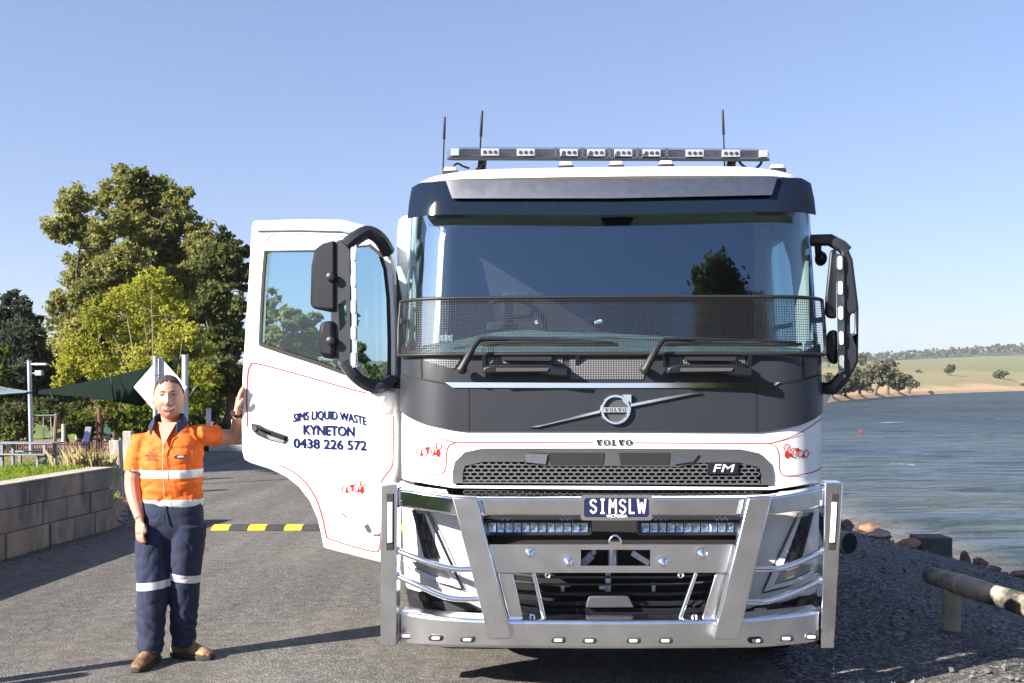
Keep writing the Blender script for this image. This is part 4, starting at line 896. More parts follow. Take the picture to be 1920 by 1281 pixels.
# signwriting
def arch(u, v):
    x = 549.5 + 138 * u; t = 2 * u - 1; base = 790.5 - 4.5 + 8.5 * t * t + 4.5 * (u - .45) * 1.4; sl = t * 2.5
    return Dm(x - sl * v * .6, base + 3 - 18.5 * v, .003)
text_on('lettering', 'SIMS LIQUID WASTE', arch, M['blue'], door, (.0036, .032))
text_on('lettering', 'KYNETON', lambda u, v: Dm(569.5 + 95 * u, 814.5 + 4 * u - 18 * v, .003), M['blue'], door, (.0078, .044))
text_on('lettering', '0438 226 572', lambda u, v: Dm(551 + 136 * u, 839.5 + 5 * u - 17.5 * v, .003), M['blue'], door, (.0052, .038))
ornament('scroll_ornament', lambda x, y: Dm(x, y, .003), door, dx=-141, dy=69.5, sc=.92)
dstrip('reflector_clip', [(686, 984), (693, 997)], 7, M['greyplastic'], .01, thick=.01)
sheet('air_flap', [(694, 983), (702, 984), (711, 996), (711, 1002), (700, 1001)], Dm, .01, .012, M['white'], door, bev=.003)
dstrip('flap_edge', [(698, 1003), (712, 1004)], 2, M['void'], .004); dstrip('paint_scuff', [(641, 962), (652, 972)], 2.4, M['insert'], .0025)
# mirror on the open door
OM = .20
Mm = lambda x, y, o: D(x, y, OM) + DN * o
b = MB()
sheet('', [(636, 452), (658, 448), (660, 700), (668, 708), (664, 704), (634, 672), (625, 655), (622, 490), (627, 468)], Mm, .03, .11, None, None, holes=[[(637, 572), (651, 562), (654, 606), (640, 622)]], mb=b)
mir_o = b.build('mirror_arm', M['charcoal'], door, bev=.02, bseg=3)
b = MB(); sec = [(648, 462, OM + .03, .05), (668, 446, OM, .045), (690, 436, OM - .06, .04), (712, 448, .10, .04), (728, 474, .03, .035)]
pts = [D(x, y, o) for x, y, o, r in sec]; b.tube(smooth_path(pts, 5), [.044] * (5 * 4 + 1), 8)
b.build('mirror_bracket', M['charcoal'], door, smooth=40)
b = MB(); pts = [D(*p) for p in ((646, 680, OM + .01), (664, 704, OM), (688, 722, OM - .07), (712, 726, .10), (738, 712, .03))]; b.tube(smooth_path(pts, 5), [.038] * 21, 8); b.build('mirror_bracket', M['charcoal'], door, smooth=40)
sheet('mirror_shield', [(728, 500), (738, 560), (741, 660), (742, 730), (716, 728), (727, 700)], Mm, -.17, .03, M['darkplastic'], door, bev=.004)
sheet('mirror_housing', [(594, 470), (610, 458), (632, 452), (632, 585), (612, 584), (592, 580), (586, 572), (588, 500)], Mm, .05, .16, M['darkplastic'], door, bev=.035)
sheet('mirror_glass', [(594, 478), (630, 462), (630, 578), (594, 574)], Mm, -.112, .004, M['mirror'], door)
sheet('mirror_housing', [(606, 604), (632, 602), (634, 676), (612, 672), (601, 664), (601, 625)], Mm, .06, .16, M['darkplastic'], door, bev=.035)
for cy_ in (520, 640):
    b = MB(); b.lathe(D(621, cy_, OM + .06), DN, [(0, .03), (.02, .026), (.025, .015)], 16); b.build('pivot_knuckle', M['darkplastic'], door, smooth=40)
sheet('lamp_strip', [(661, 456), (670, 458), (673, 688), (664, 690)], Mm, .035, .012, M['alloydull'], door)
for k in range(5):
    yy = 478 + 49 * k; sheet('mirror_lamp', [(667 + x, yy + y) for x, y in rbox(-4.5, -13, 4.5, 13, 4.3)], Mm, .05, .016, M['lens'], door, bev=.004)
b = MB(); b.loft([[Dm(x, y, o) for x, y in ((cx_ - wx, 733), (cx_ + wx, 731), (cx_ + wx * .5, 733 + hy), (cx_ - wx * .3, 733 + hy * .9))] for cx_, wx, hy, o in ((716, 30, 44, -.01), (716, 27, 40, .03), (718, 18, 26, .10))]); b.build('mirror_base', M['white'], door, bev=.02, bseg=3)

# ================================================================ mirror on the closed side
YM = .62
Nm = lambda x, y, o: P(x, y, YM - o)
rm = sheet('mirror_arm', [(1556, 440), (1574, 450), (1588, 462), (1599, 487), (1610, 577), (1609, 679), (1600, 698), (1586, 716), (1578, 706), (1580, 690), (1578, 474), (1566, 458)], Nm, .03, .10, M['charcoal'], truck, holes=[[(1594, 590), (1602, 586), (1602, 624), (1594, 628)]], bev=.02)
b = MB(); b.tube([P(1584, 704, YM), P(1562, 728, YM), P(1535, 730, YM + .06)], .042, 8); b.build('mirror_bracket', M['charcoal'], rm, smooth=40)
b = MB(); b.tube([P(1588, 472, YM), P(1578, 462, YM), P(1556, 450, YM), P(1522, 451, YM + .06)], .038, 8); b.build('mirror_bracket', M['charcoal'], rm, smooth=40)
sheet('lamp_strip', [(1567, 474), (1582, 479), (1584, 694), (1572, 703)], Nm, .045, .02, M['alloydull'], rm)
for k, yy in enumerate((493, 540, 587, 634, 679)):
    xx = 1575 + k * .8; o = sheet('mirror_lamp', [(xx + x, yy + y) for x, y in rbox(-4.5, -13, 4.5, 13, 4.3)], Nm, .06, .016, M['lens'], rm, bev=.004)
    sheet('lamp_rim', [(xx + x, yy + y) for x, y in rbox(-5.8, -14.4, 5.8, 14.4, 5.2)], Nm, .05, .006, M['rubber'], rm)
sheet('mirror_housing', [(1556, 470), (1568, 466), (1568, 598), (1552, 597), (1546, 590), (1547, 560)], Nm, .02, .16, M['darkplastic'], rm, bev=.03)
sheet('mirror_housing', [(1553, 620), (1570, 618), (1571, 684), (1556, 682), (1550, 668), (1549, 632)], Nm, .02, .16, M['darkplastic'], rm, bev=.03)
b = MB(); b.ell(P(1539, 485, YM + .1), (.035, .06, .045)); b.tube([P(1533, 452, YM + .08), P(1535, 484, YM + .1)], .02); b.build('kerb_mirror', M['darkplastic'], rm, smooth=60)
b = MB(); b.loft([[P(x, y, ly) for x, y in ((1528, 738), (1528 + wx, 738), (1528 + wx * .4, 738 + hy), (1528, 738 + hy))] for wx, hy, ly in ((30, 20, .62), (34, 28, .72), (28, 34, .86))]); b.build('mirror_base', M['white'], truck, bev=.02, bseg=3)
# white fairing seen past the open side (photo: pale strip left of the windscreen)
b = MB(); b.loft([[P(x0, y, .86), P(768, y, .86), P(768, y, .86) + Vector((0, .12, 0)), P(x0, y, .86) + Vector((0, .12, 0))] for x0, y in ((757, 404), (747, 412), (744, 440), (744, 660), (744, 900))]); b.build('side_fairing', M['white'], truck, bev=.015, bseg=3)

# ================================================================ chassis, tank, wheels (mostly behind the cab)
b = MB()
for sx in (-.42, .42): b.box((sx, 3.9, .86), (.09, 6.4, .26))
for y in (1.1, 3.0, 5.0, 6.8): b.box((0, y, .86), (.78, .12, .2))
b.build('chassis', M['black'], truck)
b = MB(); b.lathe((0, 2.75, 2.02), (0, 1, 0), [(0, .1), (.02, .5), (.10, .88), (.22, 1.02), (3.7, 1.02), (3.82, .88), (3.90, .5), (3.92, .1)], 40); tank = b.build('tank', M['white'], truck, smooth=40)
b = MB()
for y in (3.3, 4.6, 5.9):
    b.box((0, y, 1.1), (1.5, .12, .24)); b.lathe((0, y - .03, 2.02), (0, 1, 0), [(0, 1.028), (.06, 1.028)], 40)
b.build('tank_cradle', M['alloydull'], tank)
def wheel(x, y, dual=False):
    sg = 1 if x > 0 else -1
    b_ = MB(); prof_ = [(-.14, .30), (-.15, .40), (-.14, .485), (-.10, .51), (.10, .51), (.14, .485), (.15, .40), (.14, .30)]
    b_.lathe((x, y, .51), (sg, 0, 0), prof_, 40)
    if dual: b_.lathe((x - sg * .32, y, .51), (sg, 0, 0), prof_, 40)
    wh = b_.build('wheel', M['rubber'], truck, smooth=40)
    b_ = MB(); b_.lathe((x, y, .51), (sg, 0, 0), [(-.02, .05), (.02, .29), (.13, .30), (.12, .27), (.02, .22), (.05, .15), (.16, .14), (.17, .05)], 32); b_.build('rim', M['alloy'], wh, smooth=35)
for sx in (-1.06, 1.06):
    wheel(sx, 1.28)
    for y in (4.9, 6.2): wheel(sx, y, True)
    b = MB(); q = [(.60 * math.cos(a), .60 * math.sin(a)) for a in np.linspace(.05, math.pi - .05, 14)]
    q2 = q + [(x * .94, z * .94) for x, z in reversed(q)]
    b.prism([Vector((sx - .17, 1.28 + y, .55 + z)) for y, z in q2], (.34, 0, 0)); b.build('mudguard', M['black'], truck, smooth=40)
    b = MB(); b.box((sx, 2.4, .75), (.35, .9, .5)); b.build('fuel_tank', M['alloydull'], truck, bev=.06)
    b = MB(); b.box((sx * 1.05, 4.0, .62), (.06, 2.0, .5)); b.build('side_guard', M['alloydull'], truck, bev=.01)
# ================================================================ vegetation
M['leaf_olive'] = leaf_mat('leaf_olive', (.115, .13, .042), (.25, .255, .085), (.41, .395, .15), .55)
M['leaf_dark'] = leaf_mat('leaf_dark', (.050, .066, .026), (.115, .135, .048), (.20, .21, .07), .5)
M['leaf_lime'] = leaf_mat('leaf_lime', (.19, .205, .03), (.34, .345, .055), (.48, .46, .09), .5)
M['leaf_blue'] = leaf_mat('leaf_blue_green', (.034, .05, .036), (.075, .10, .066), (.14, .165, .11), .4)
M['leaf_grey'] = leaf_mat('leaf_grey_green', (.075, .08, .055), (.14, .14, .095), (.21, .20, .14))
M['leaf_bush'] = leaf_mat('leaf_bush', (.05, .075, .012), (.12, .15, .03), (.22, .24, .06))
M['bark'] = pm('bark', (.085, .07, .052), .95, var=.3, vscale=5, bump=.5, bscale=14)
M['palebark'] = pm('pale_bark', (.22, .20, .165), .9, var=.25, vscale=5)
def leaves(name, lobes, size, mat, parent=None, sub=26, seed=1, flat=.75, long=1.5, shell=.55):
    """lobes: (centre, radius, leaf count). Leaves gather in twig clumps on and inside each lobe."""
    r = np.random.default_rng(seed); V = []
    for c, R, n in lobes:
        c = np.array(c, float); Rv = np.array([R, R, R * flat]) if np.isscalar(R) else np.array(R, float)
        k = max(4, n // sub); d = r.normal(size=(k, 3)); d /= np.linalg.norm(d, axis=1)[:, None]
        rad = shell + (1 - shell) * r.random(k) ** .6; rad *= .82 + .36 * r.random(k); cc = c + d * rad[:, None] * Rv
        cs = Rv.mean() * (.12 + .12 * r.random(k))
        i = r.integers(0, k, n); p = cc[i] + r.normal(size=(n, 3)) * cs[i][:, None] * np.array([.8, .8, .5])
        a = r.normal(size=(n, 3)); a[:, 2] -= .25; a /= np.linalg.norm(a, axis=1)[:, None]
        b_ = np.cross(a, r.normal(size=(n, 3))); b_ /= np.linalg.norm(b_, axis=1)[:, None] + 1e-9
        s = size * (.6 + .8 * r.random(n))[:, None]; a = a * s * long * .5; b_ = b_ * s * .5
        V.append(np.stack([p - a, p + b_ * .8, p + a, p - b_ * .8], 1))
    V = np.concatenate(V).reshape(-1, 3); n = len(V) // 4; me = bpy.data.meshes.new(name)
    me.vertices.add(len(V)); me.vertices.foreach_set('co', V.ravel().astype(np.float32))
    me.loops.add(4 * n); me.loops.foreach_set('vertex_index', np.arange(4 * n, dtype=np.int32))
    me.polygons.add(n); me.polygons.foreach_set('loop_start', np.arange(0, 4 * n, 4, dtype=np.int32)); me.update(); me.validate()
    return link_mesh(name, me, mat, parent)
def wood(name, base, tips, r0, mat, parent, seed=1, fork=.45, bend=.12, n=7):
    rd = random.Random(seed); b = MB(); base = Vector(base); top = Vector((sum(t[0] for t in tips) / len(tips), sum(t[1] for t in tips) / len(tips), base.z + (max(t[2] for t in tips) - base.z) * fork))
    mid = base.lerp(top, .5) + Vector((rd.uniform(-1, 1), rd.uniform(-1, 1), 0)) * bend * (top - base).length * .5
    P_ = smooth_path([base + Vector((0, 0, -.15)), base.lerp(mid, .5), mid, top], 4); b.tube(P_, [r0 * (1.25 - .6 * i / (len(P_) - 1)) if i else r0 * 1.6 for i in range(len(P_))], 10)
    for t in tips:
        t = Vector(t); s = P_[rd.randint(len(P_) // 2, len(P_) - 1)]; m_ = s.lerp(t, .5) + Vector((rd.uniform(-1, 1), rd.uniform(-1, 1), rd.uniform(-.3, .6))) * bend * (t - s).length
        q = smooth_path([s, m_, t], 4); b.tube(q, [r0 * .55 * (1 - .82 * i / (len(q) - 1)) for i in range(len(q))], n, caps=False)
        for k in range(3):
            u = q[rd.randint(3, len(q) - 2)]; e = u + Vector((rd.uniform(-1, 1), rd.uniform(-1, 1), rd.uniform(-.1, .6))) * (t - s).length * .2; b.tube([u, u.lerp(e, .5) + Vector((0, 0, .05)), e], [r0 * .2, r0 * .13, r0 * .05], 5, caps=False)
    return b.build(name, mat, parent, smooth=60)
def tree(name, label, base, lobes, leaf, mat, trunk_r, bark='bark', group=None, seed=1, tips=None, sub=26, cat='tree', flat=.75, long=1.5, shell=.55, fork=.45):
    t = empty(name, base); tag(t, label, cat, group); bz = Vector(base); lo = [(tuple(Vector(c) - bz), R, n) for c, R, n in lobes]
    leaves('crown', lo, leaf, M[mat], t, sub, seed, flat, long, shell)
    tp = tips or [(c[0] * .8, c[1] * .8, c[2] * .86 if c[2] < 1 else c[2] - .5 * (R if np.isscalar(R) else R[2])) for c, R, n in lo]; wood('trunk', (0, 0, 0), tp, trunk_r, M[bark], t, seed, fork, .12 if bark == 'palebark' else .26); return t
def LB(px, py, rpx, Y, dy, n, sq=1.0):
    return (tuple(W(px, py, Y + dy)), rpx / F * (Y + dy), n)
rl = random.Random(3)
YA = 46
big = [LB(x, y, r, YA, rl.uniform(-2.5, 2.5), int(r * r * 2.1)) for x, y, r in ((200, 425, 34), (262, 395, 36), (340, 530, 40), (150, 615, 38), (400, 525, 32), (290, 620, 50), (200, 520, 40), (300, 540, 44), (140, 385, 36), (118, 428, 34), (158, 430, 34), (238, 345, 36), (205, 372, 28), (268, 340, 28), (300, 365, 38), (335, 372, 26), (330, 415, 38), (238, 420, 38), (285, 440, 44), (190, 475, 38), (155, 510, 36), (240, 490, 42), (320, 490, 46), (372, 440, 30), (385, 470, 36), (175, 560, 46), (128, 590, 34), (112, 560, 22), (360, 540, 44), (250, 560, 48), (310, 580, 50), (375, 600, 40), (140, 640, 44), (220, 640, 50), (330, 660, 50))]
tree('eucalyptus_tree', 'tallest tree behind the playground with an olive gold spreading crown', (*W(262, 838, YA).xy, -1.0), big, .125, 'leaf_olive', .15, seed=4, sub=50, flat=.9, long=1.6, shell=.3)
drk = [LB(x, y, r, 43, rl.uniform(-1.5, 1.5), int(r * r * 1.8)) for x, y, r in ((425, 455, 24), (445, 470, 20), (412, 490, 34), (440, 520, 32), (400, 560, 34), (438, 580, 30), (415, 630, 36), (450, 640, 26), (400, 700, 36), (440, 720, 30), (385, 760, 30))]
tree('dark_gum_tree', 'dark green tree standing close beside the open truck door', (*W(425, 835, 43).xy, -.9), drk, .16, 'leaf_dark', .22, seed=5, sub=40, flat=1, long=1.6, shell=.3)
lim = [LB(x, y, r, 34, rl.uniform(-1.2, 1.2), int(r * r * .85)) for x, y, r in ((285, 520, 24), (262, 545, 32), (310, 545, 28), (225, 560, 32), (335, 580, 30), (280, 590, 40), (190, 600, 38), (240, 630, 40), (320, 640, 42), (360, 620, 22), (150, 650, 36), (130, 690, 30), (190, 680, 42), (270, 690, 44), (345, 700, 40), (390, 710, 26), (385, 655, 18), (115, 720, 20), (230, 735, 36), (310, 750, 34), (370, 755, 26))]
tree('spring_leaf_tree', 'bright yellow green tree in fresh spring leaf above the shade sail', (*W(275, 826, 34).xy, -.9), lim, .085, 'leaf_lime', .06, 'palebark', seed=6, sub=14, flat=.95, long=1.5, shell=.15, fork=.34)
con = [LB(x, y, r, 50, rl.uniform(-1, 1), int(r * r * 1.6)) for x, y, r in ((22, 560, 20), (40, 575, 18), (15, 600, 30), (52, 605, 24), (70, 625, 20), (30, 645, 36), (72, 660, 24), (-10, 640, 40), (40, 690, 36), (80, 700, 24), (0, 700, 36), (60, 730, 34))]
tree('evergreen_tree', 'dark blue green evergreen at the left edge behind the lamp post', (*W(35, 835, 50).xy, -1.1), con, .16, 'leaf_blue', .25, seed=8, sub=34, flat=1, long=1.7, shell=.35)
bsh = [LB(x, y, r, 31, rl.uniform(-.6, .6), int(r * r * .9)) for x, y, r in ((0, 700, 18), (-10, 740, 26), (12, 660, 14))]
tree('near_bush_tree', 'small deep green tree overlapping the pale shade sail at left edge', (*W(-12, 850, 31).xy, -1.0), bsh, .12, 'leaf_bush', .1, seed=9, sub=18)
for k, (x, y, r, Y, mt, lab) in enumerate(((25, 800, 40, 40, 'leaf_dark', 'dark hedge bush behind the picnic table'), (-60, 790, 60, 41, 'leaf_dark', None), (92, 770, 34, 47, 'leaf_dark', 'dark shrub behind the swing frame'), (150, 800, 26, 42, 'leaf_bush', 'olive shrub behind the low playground fence'), (245, 790, 36, 33, 'leaf_bush', 'light green shrub beside the grey timber post'), (200, 770, 40, 48, 'leaf_olive', 'olive shrub behind the climbing tower'), (365, 800, 24, 36, 'leaf_dark', "dark shrub behind the man's raised arm"), (420, 810, 26, 37, 'leaf_dark', "dark shrub between the man's arm and the door"), (397, 845, 15, 26, 'leaf_dark', "small clipped dark shrub beside the man's orange sleeve"), (100, 800, 38, 53, 'leaf_dark', 'added dark bush standing in for tree shade behind the swing frame'), (160, 785, 44, 54, 'leaf_dark', 'tall added dark bush standing in for tree shade behind the pale arch'), (215, 800, 38, 53, 'leaf_dark', 'added dark bush standing in for tree shade behind the green slide platform'), (275, 795, 40, 50, 'leaf_dark', 'added dark bush standing in for tree shade behind the diamond sign'))):  # last four dark bushes are added to stand in for shade under the trees
    if lab is None: lab = 'dark hedge bush running out of the left edge'
    g = W(x, y + r, Y); t = empty('shrub', (g.x, Y, g.z)); tag(t, lab, 'shrub', 'shrubs around the playground')
    lo = [((rl.uniform(-.5, .5) * r / F * Y, rl.uniform(-.3, .3), r / F * Y * rl.uniform(.5, 1.5)), r / F * Y * rl.uniform(.55, .8), int(r * r * .55) + 300) for _ in range(6)]
    leaves('foliage', lo, .11 if Y > 30 else .05, M[mt], t, 16, 20 + k, .9, 1.6, .4)
    b = MB(); [b.tube([(0, 0, -.1), (dx * .4, 0, r / F * Y * .5), (dx, .1, r / F * Y)], [.05, .035, .015], 6) for dx in (-.4, -.1, .3)]; b.build('stem', M['bark'], t)
# far-off wood closing the view behind the park, as one mass
lo = []
for k in range(120):
    px = -1212 + k * 17; Y = 66 + rl.uniform(0, 20); top = 700 - (40 if -300 < px < 430 else 0) + rl.uniform(-20, 25)
    for q in range(4): lo.append(LB(px + rl.uniform(-9, 9), top + 12 + q * 34, 26, Y, rl.uniform(-2, 2), 700))
tag(leaves('woodland', lo, .26, M['leaf_dark'], None, 26, 31, 1, 1.6, .3), kind='stuff')
for k, (pts, Y, mt) in enumerate(([((505, 560, 20), (500, 600, 26), (515, 640, 28), (492, 650, 20)), 58, 'leaf_olive'], [((545, 592, 20), (560, 620, 26), (545, 655, 26), (588, 600, 16), (590, 640, 24), (575, 660, 24)), 55, 'leaf_olive'], [((648, 600, 24), (625, 640, 26), (660, 660, 26)), 60, 'leaf_dark'])):
    lo = [LB(x, y, r, Y, rl.uniform(-1, 1), int(r * r * .8)) for x, y, r in pts]
    tree('park_tree', ('olive tree seen low in the left of the door window', 'round olive tree seen in the middle of the door window', 'dark tree seen past the mirror in the door window')[k], (*W(pts[-1][0], 780, Y).xy, -.3), lo, .28, mt, .2, group='trees seen through the door window', seed=40 + k, sub=24, flat=.95)
# trees beside and behind the camera: they throw the shade on the lane and stand in the windscreen's reflection
for k, (x, y, h_, r_) in enumerate(((-19.5, 13.6, 9.5, 2.6), (-23, 15.5, 11, 3.0))):
    lo = [((x + rl.uniform(-1, 1) * r_, y + rl.uniform(-1, 1) * r_ * .6, h_ * rl.uniform(.5, .95)), r_ * .5, 900) for _ in range(9)]
    tree('shade_tree', ('broad tree outside the left edge shading the lane', 'taller tree outside the left edge shading the lane')[k], (x, y, .3), lo, .30, 'leaf_dark', .3, seed=50 + k, group='trees outside the left edge')
for k, (x, h_, r_) in enumerate(((8.1, 19.4, 1.05), (9.0, 18.9, .95), (10.7, 18.2, 1.2), (9.2, 15.6, 2.7))):
    y = -30 - .6 * k; lo = [((x + rl.uniform(-.25, .25), y, h_ * u), r_ * (1.35 if k < 3 else 1.2) * (1.1 + .7 * (1 - u)) * (1 if u < .9 else .9) * (1 + .18 * math.sin(u * 40 + k)), 2200) for u in np.linspace(.12, .965, 13)]
    tree('cypress_tree', ('tallest dark spire tree reflected in the windscreen', 'second dark spire tree reflected in the windscreen', 'broad dark spire tree reflected in the windscreen', 'low dark spire tree reflected in the windscreen')[k], (x, y, 0), lo, .26, 'leaf_dark', .25, seed=60 + k, group='spire trees reflected in the windscreen', flat=.8, shell=.5)
# gum trees on the far shore
fs = [(1560, 742, 26, 46), (1585, 742, 26, 40), (1612, 742, 34, 56), (1640, 741, 40, 66), (1664, 738, 26, 48), (1684, 736, 22, 42), (1703, 732, 16, 36), (1668, 694, 8, 20), (1615, 660, 9, 22), (1552, 735, 20, 34)]
labs = ['grey gum on the far shore nearest the mirror arm', 'low grey gum on the far shore under the mirror', 'wide grey gum on the far shore left of the tallest one', 'tallest grey gum on the far shore with a forked trunk', 'brownish gum on the far shore right of the tallest one', 'blue grey gum in the right part of the far shore grove', 'rounded gum at the right end of the far shore grove', 'small upright gum on the slope above the far shore grove', 'thin tree on the skyline beside the mirror arm', 'pale gum seen between mirror arm and cab']
for k, (px, pb, rp, hp) in enumerate(fs):
    t_ = (px - CX) / F; Y = ysh(t_) + (8 if k < 7 else 90 if k == 7 else 330)
    if k >= 7 and k < 9:                            # slope trees: find where the ground meets their base row
        Y = next((y for y in np.arange(ysh(t_) + 4, ysh(t_) + 560, 4) if HY - (zfar(t_, y) - H) * F / y < pb), Y)
    z = zfar(t_, Y); s = Y / F; lo = []
    for q in range(7): lo.append(((t_ * Y + rl.uniform(-.62, .62) * rp * s, Y + rl.uniform(-.5, .5) * rp * s, z + hp * s * rl.uniform(.32, .82)), rp * s * rl.uniform(.32, .5), 300))
    lo.append(((t_ * Y, Y, z + hp * s * .8), rp * s * .4, 260))
    tree('gum_tree', labs[k], (t_ * Y, Y, z), lo, .55 * s / .115, 'leaf_grey', 3 * s, seed=80 + k, group='gum trees on the far shore', sub=14, flat=.8, long=1.4, shell=.4)
for k, (px, pb, rp, hp) in enumerate(((1779, 704, 11, 20), (1872, 710, 15, 14))):
    t_ = (px - CX) / F; Y = next((y for y in np.arange(ysh(t_) + 4, ysh(t_) + 560, 4) if HY - (zfar(t_, y) - H) * F / y < pb), ysh(t_) + 150)
    z = zfar(t_, Y); s = Y / F; lo = [((t_ * Y + rl.uniform(-.6, .6) * rp * s, Y, z + hp * s * rl.uniform(.4, .8)), rp * s * rl.uniform(.35, .5), 200) for _ in range(6)]
    tree('paddock_tree', ('taller lone tree in the green paddock across the lake', 'low wide lone tree in the paddock near the right edge')[k], (t_ * Y, Y, z), lo, .5 * s / .115, 'leaf_grey', 2.5 * s, seed=95 + k, group='lone trees in the paddock', sub=12)
for k, (px, pb, w_) in enumerate(((1722, 699, 6), (1744, 740, 5), (1918, 724, 6))):
    t_ = (px - CX) / F; Y = next((y for y in np.arange(ysh(t_) + 4, ysh(t_) + 560, 4) if HY - (zfar(t_, y) - H) * F / y < pb), ysh(t_) + 150); z = zfar(t_, Y); s = Y / F
    o = leaves('paddock_bush', [((0, 0, w_ * s * .3), w_ * s * .6, 160), ((w_ * s * .6, 0, w_ * s * .2), w_ * s * .4, 120)], .4 * s / .115, M['leaf_grey'], None, 12, 99 + k); o.location = (t_ * Y, Y, z)
    tag(o, ('small bush on the slope right of the grove', 'tiny bush at the water line right of the grove', 'small bush at the water line by the right edge')[k], 'bush', 'bushes across the lake')
# wooded ridge: canopy as one mass
r_ = np.random.default_rng(5); lo = []
for k in range(520):
    t_ = .10 + 1.0 * k / 520 + r_.uniform(-.002, .002); Y = 1960 + r_.uniform(-60, 60); z = 58 * float(np.interp(t_, [.1, .33, .38, .5, .62, 1.3], [.75, .84, .92, 1.18, 1.3, 1.2])) + 2
    lo.append(((t_ * Y, Y, z + r_.uniform(-3, 1)), (10, 10, r_.uniform(4, 9)), 60))
tag(leaves('ridge_wood', lo, 4.0, M['leaf_dark'], None, 12, 33, .8, 1.3, .4), kind='stuff')
# ================================================================ lawn grass and tussock
def blades(name, pts, h0, h1, w, mat, lean=.4, seed=1):
    r = np.random.default_rng(seed); p = np.array(pts); n = len(p); a = r.random(n) * 6.283; h = h0 + (h1 - h0) * r.random(n); l = lean * h * r.random(n)
    d = np.stack([np.cos(a), np.sin(a), np.zeros(n)], 1); sd = np.stack([-np.sin(a), np.cos(a), np.zeros(n)], 1) * w
    m_ = p + d * (l * .35)[:, None] + np.stack([np.zeros(n), np.zeros(n), h * .6], 1); t = p + d * l[:, None] + np.stack([np.zeros(n), np.zeros(n), h], 1)
    V = np.stack([p - sd, p + sd, m_ + sd * .7, t, m_ - sd * .7], 1).reshape(-1, 3); b = bpy.data.meshes.new(name)
    b.vertices.add(5 * n); b.vertices.foreach_set('co', V.ravel().astype(np.float32)); b.loops.add(5 * n); b.loops.foreach_set('vertex_index', np.arange(5 * n, dtype=np.int32)); b.polygons.add(n); b.polygons.foreach_set('loop_start', np.arange(0, 5 * n, 5, dtype=np.int32)); b.update(); b.validate()
    return link_mesh(name, b, mat)
M['grass'] = leaf_mat('grass_blade', (.10, .15, .02), (.19, .26, .035), (.30, .36, .07), .4)
M['straw'] = leaf_mat('straw_blade', (.30, .25, .12), (.45, .38, .2), (.55, .48, .28), .4)
r = np.random.default_rng(2); pts = []
for _ in range(26000):
    y = r.uniform(8.6, 15.2); x = wallx(y) - .26 - 3.8 * r.random() ** 1.6; pts.append((x, y, hgt(x, y) - .01))
for _ in range(9000):
    y = r.uniform(24, 40); x = r.uniform(-23, -13); pts.append((x, y, hgt(x, y) - .01))
tag(blades('grass', pts, .05, .13, .007, M['grass'], .7), kind='stuff')
t = empty('grass_tussock', (*W(158, 885, 15.2).xy, .30)); tag(t, 'dry straw coloured grass tussock behind the block wall', 'grass clump')
pts = [(t.location.x + r.normal() * .16, t.location.y + r.normal() * .16, .30) for _ in range(340)]; o = blades('straw', pts, .25, .52, .0012, M['straw'], .5, 4); o.parent = t; o.matrix_parent_inverse = Matrix.Translation(-Vector(t.location))
pts = [(t.location.x + .3 + r.normal() * .5, t.location.y + r.normal() * .3, .28) for _ in range(150)]; o = blades('green_blade', pts, .08, .22, .002, M['grass'], .6, 5); o.parent = t; o.matrix_parent_inverse = Matrix.Translation(-Vector(t.location))
# ================================================================ block retaining wall: every block a part
M['block'] = pm('split_block', (.225, .185, .152), .9, var=.30, vscale=7, bump=.35, bscale=22, dirt=(.075, .07, .066), dscale=3.2, dlo=.48, dhi=.68, stretch=(1, 1, .35))
M['block2'] = pm('split_block_grey', (.195, .18, .168), .9, var=.30, vscale=7, bump=.35, bscale=22, dirt=(.07, .066, .064), dscale=2.6, dlo=.44, dhi=.66, stretch=(1, 1, .35))
M['block3'] = pm('split_block_tan', (.26, .205, .155), .9, var=.28, vscale=7, bump=.35, bscale=22, dirt=(.10, .09, .08), dscale=3.4, dlo=.52, dhi=.72, stretch=(1, 1, .35))
M['cap'] = pm('wall_top', (.36, .32, .27), .9, var=.2, vscale=5, bump=.3, bscale=20)
wall = empty('block_wall', (-4.9, 10, 0)); tag(wall, 'low retaining wall of weathered grey brown concrete blocks beside the asphalt', 'wall')
def wp(y, d=0): 
    t_ = (wallx(y + .05) - wallx(y - .05)) / .1; n_ = Vector((1, -t_)).normalized(); return Vector((wallx(y) - n_.x * d, y - n_.y * d))
rb = random.Random(12); HC = .238
for c_ in range(3):
    y = 12.07 - (0 if c_ != 1 else .52)
    ends = [12.07]
    if c_ == 1: ends += [12.07 - .50]
    while ends[-1] > 5.2: ends.append(ends[-1] - rb.uniform(.38, .47) * (1.5 if c_ == 2 and rb.random() < .5 else 1))
    for y1, y0 in zip(ends[:-1], ends[1:]):
        g = .006; z0, z1 = c_ * HC + .003 - (.02 if c_ == 0 else 0), (c_ + 1) * HC - .003; pr = rb.uniform(-.012, .008); b = MB()
        n_ = 3; fr = []
        a0, a1 = wp(y0 + g, -pr + c_ * .012), wp(y1 - g, -pr + c_ * .012); b0, b1 = wp(y0 + g, .20), wp(y1 - g, .20); o_ = wall.location
        b.hexa([Vector((p.x, p.y, z)) - o_ for p, z in ((a0, z0), (a1, z0), (a1, z1), (a0, z1), (b0, z0), (b1, z0), (b1, z1), (b0, z1))])
        b.build('block', M[rb.choice(['block', 'block2', 'block3'] if c_ < 2 else ['block2', 'block2', 'block'])], wall, bev=.008)
b = MB()
ys_ = np.linspace(5.2, 12.07, 24); L_ = [wp(y, .012) for y in ys_]; R_ = [wp(y, .26) for y in ys_]
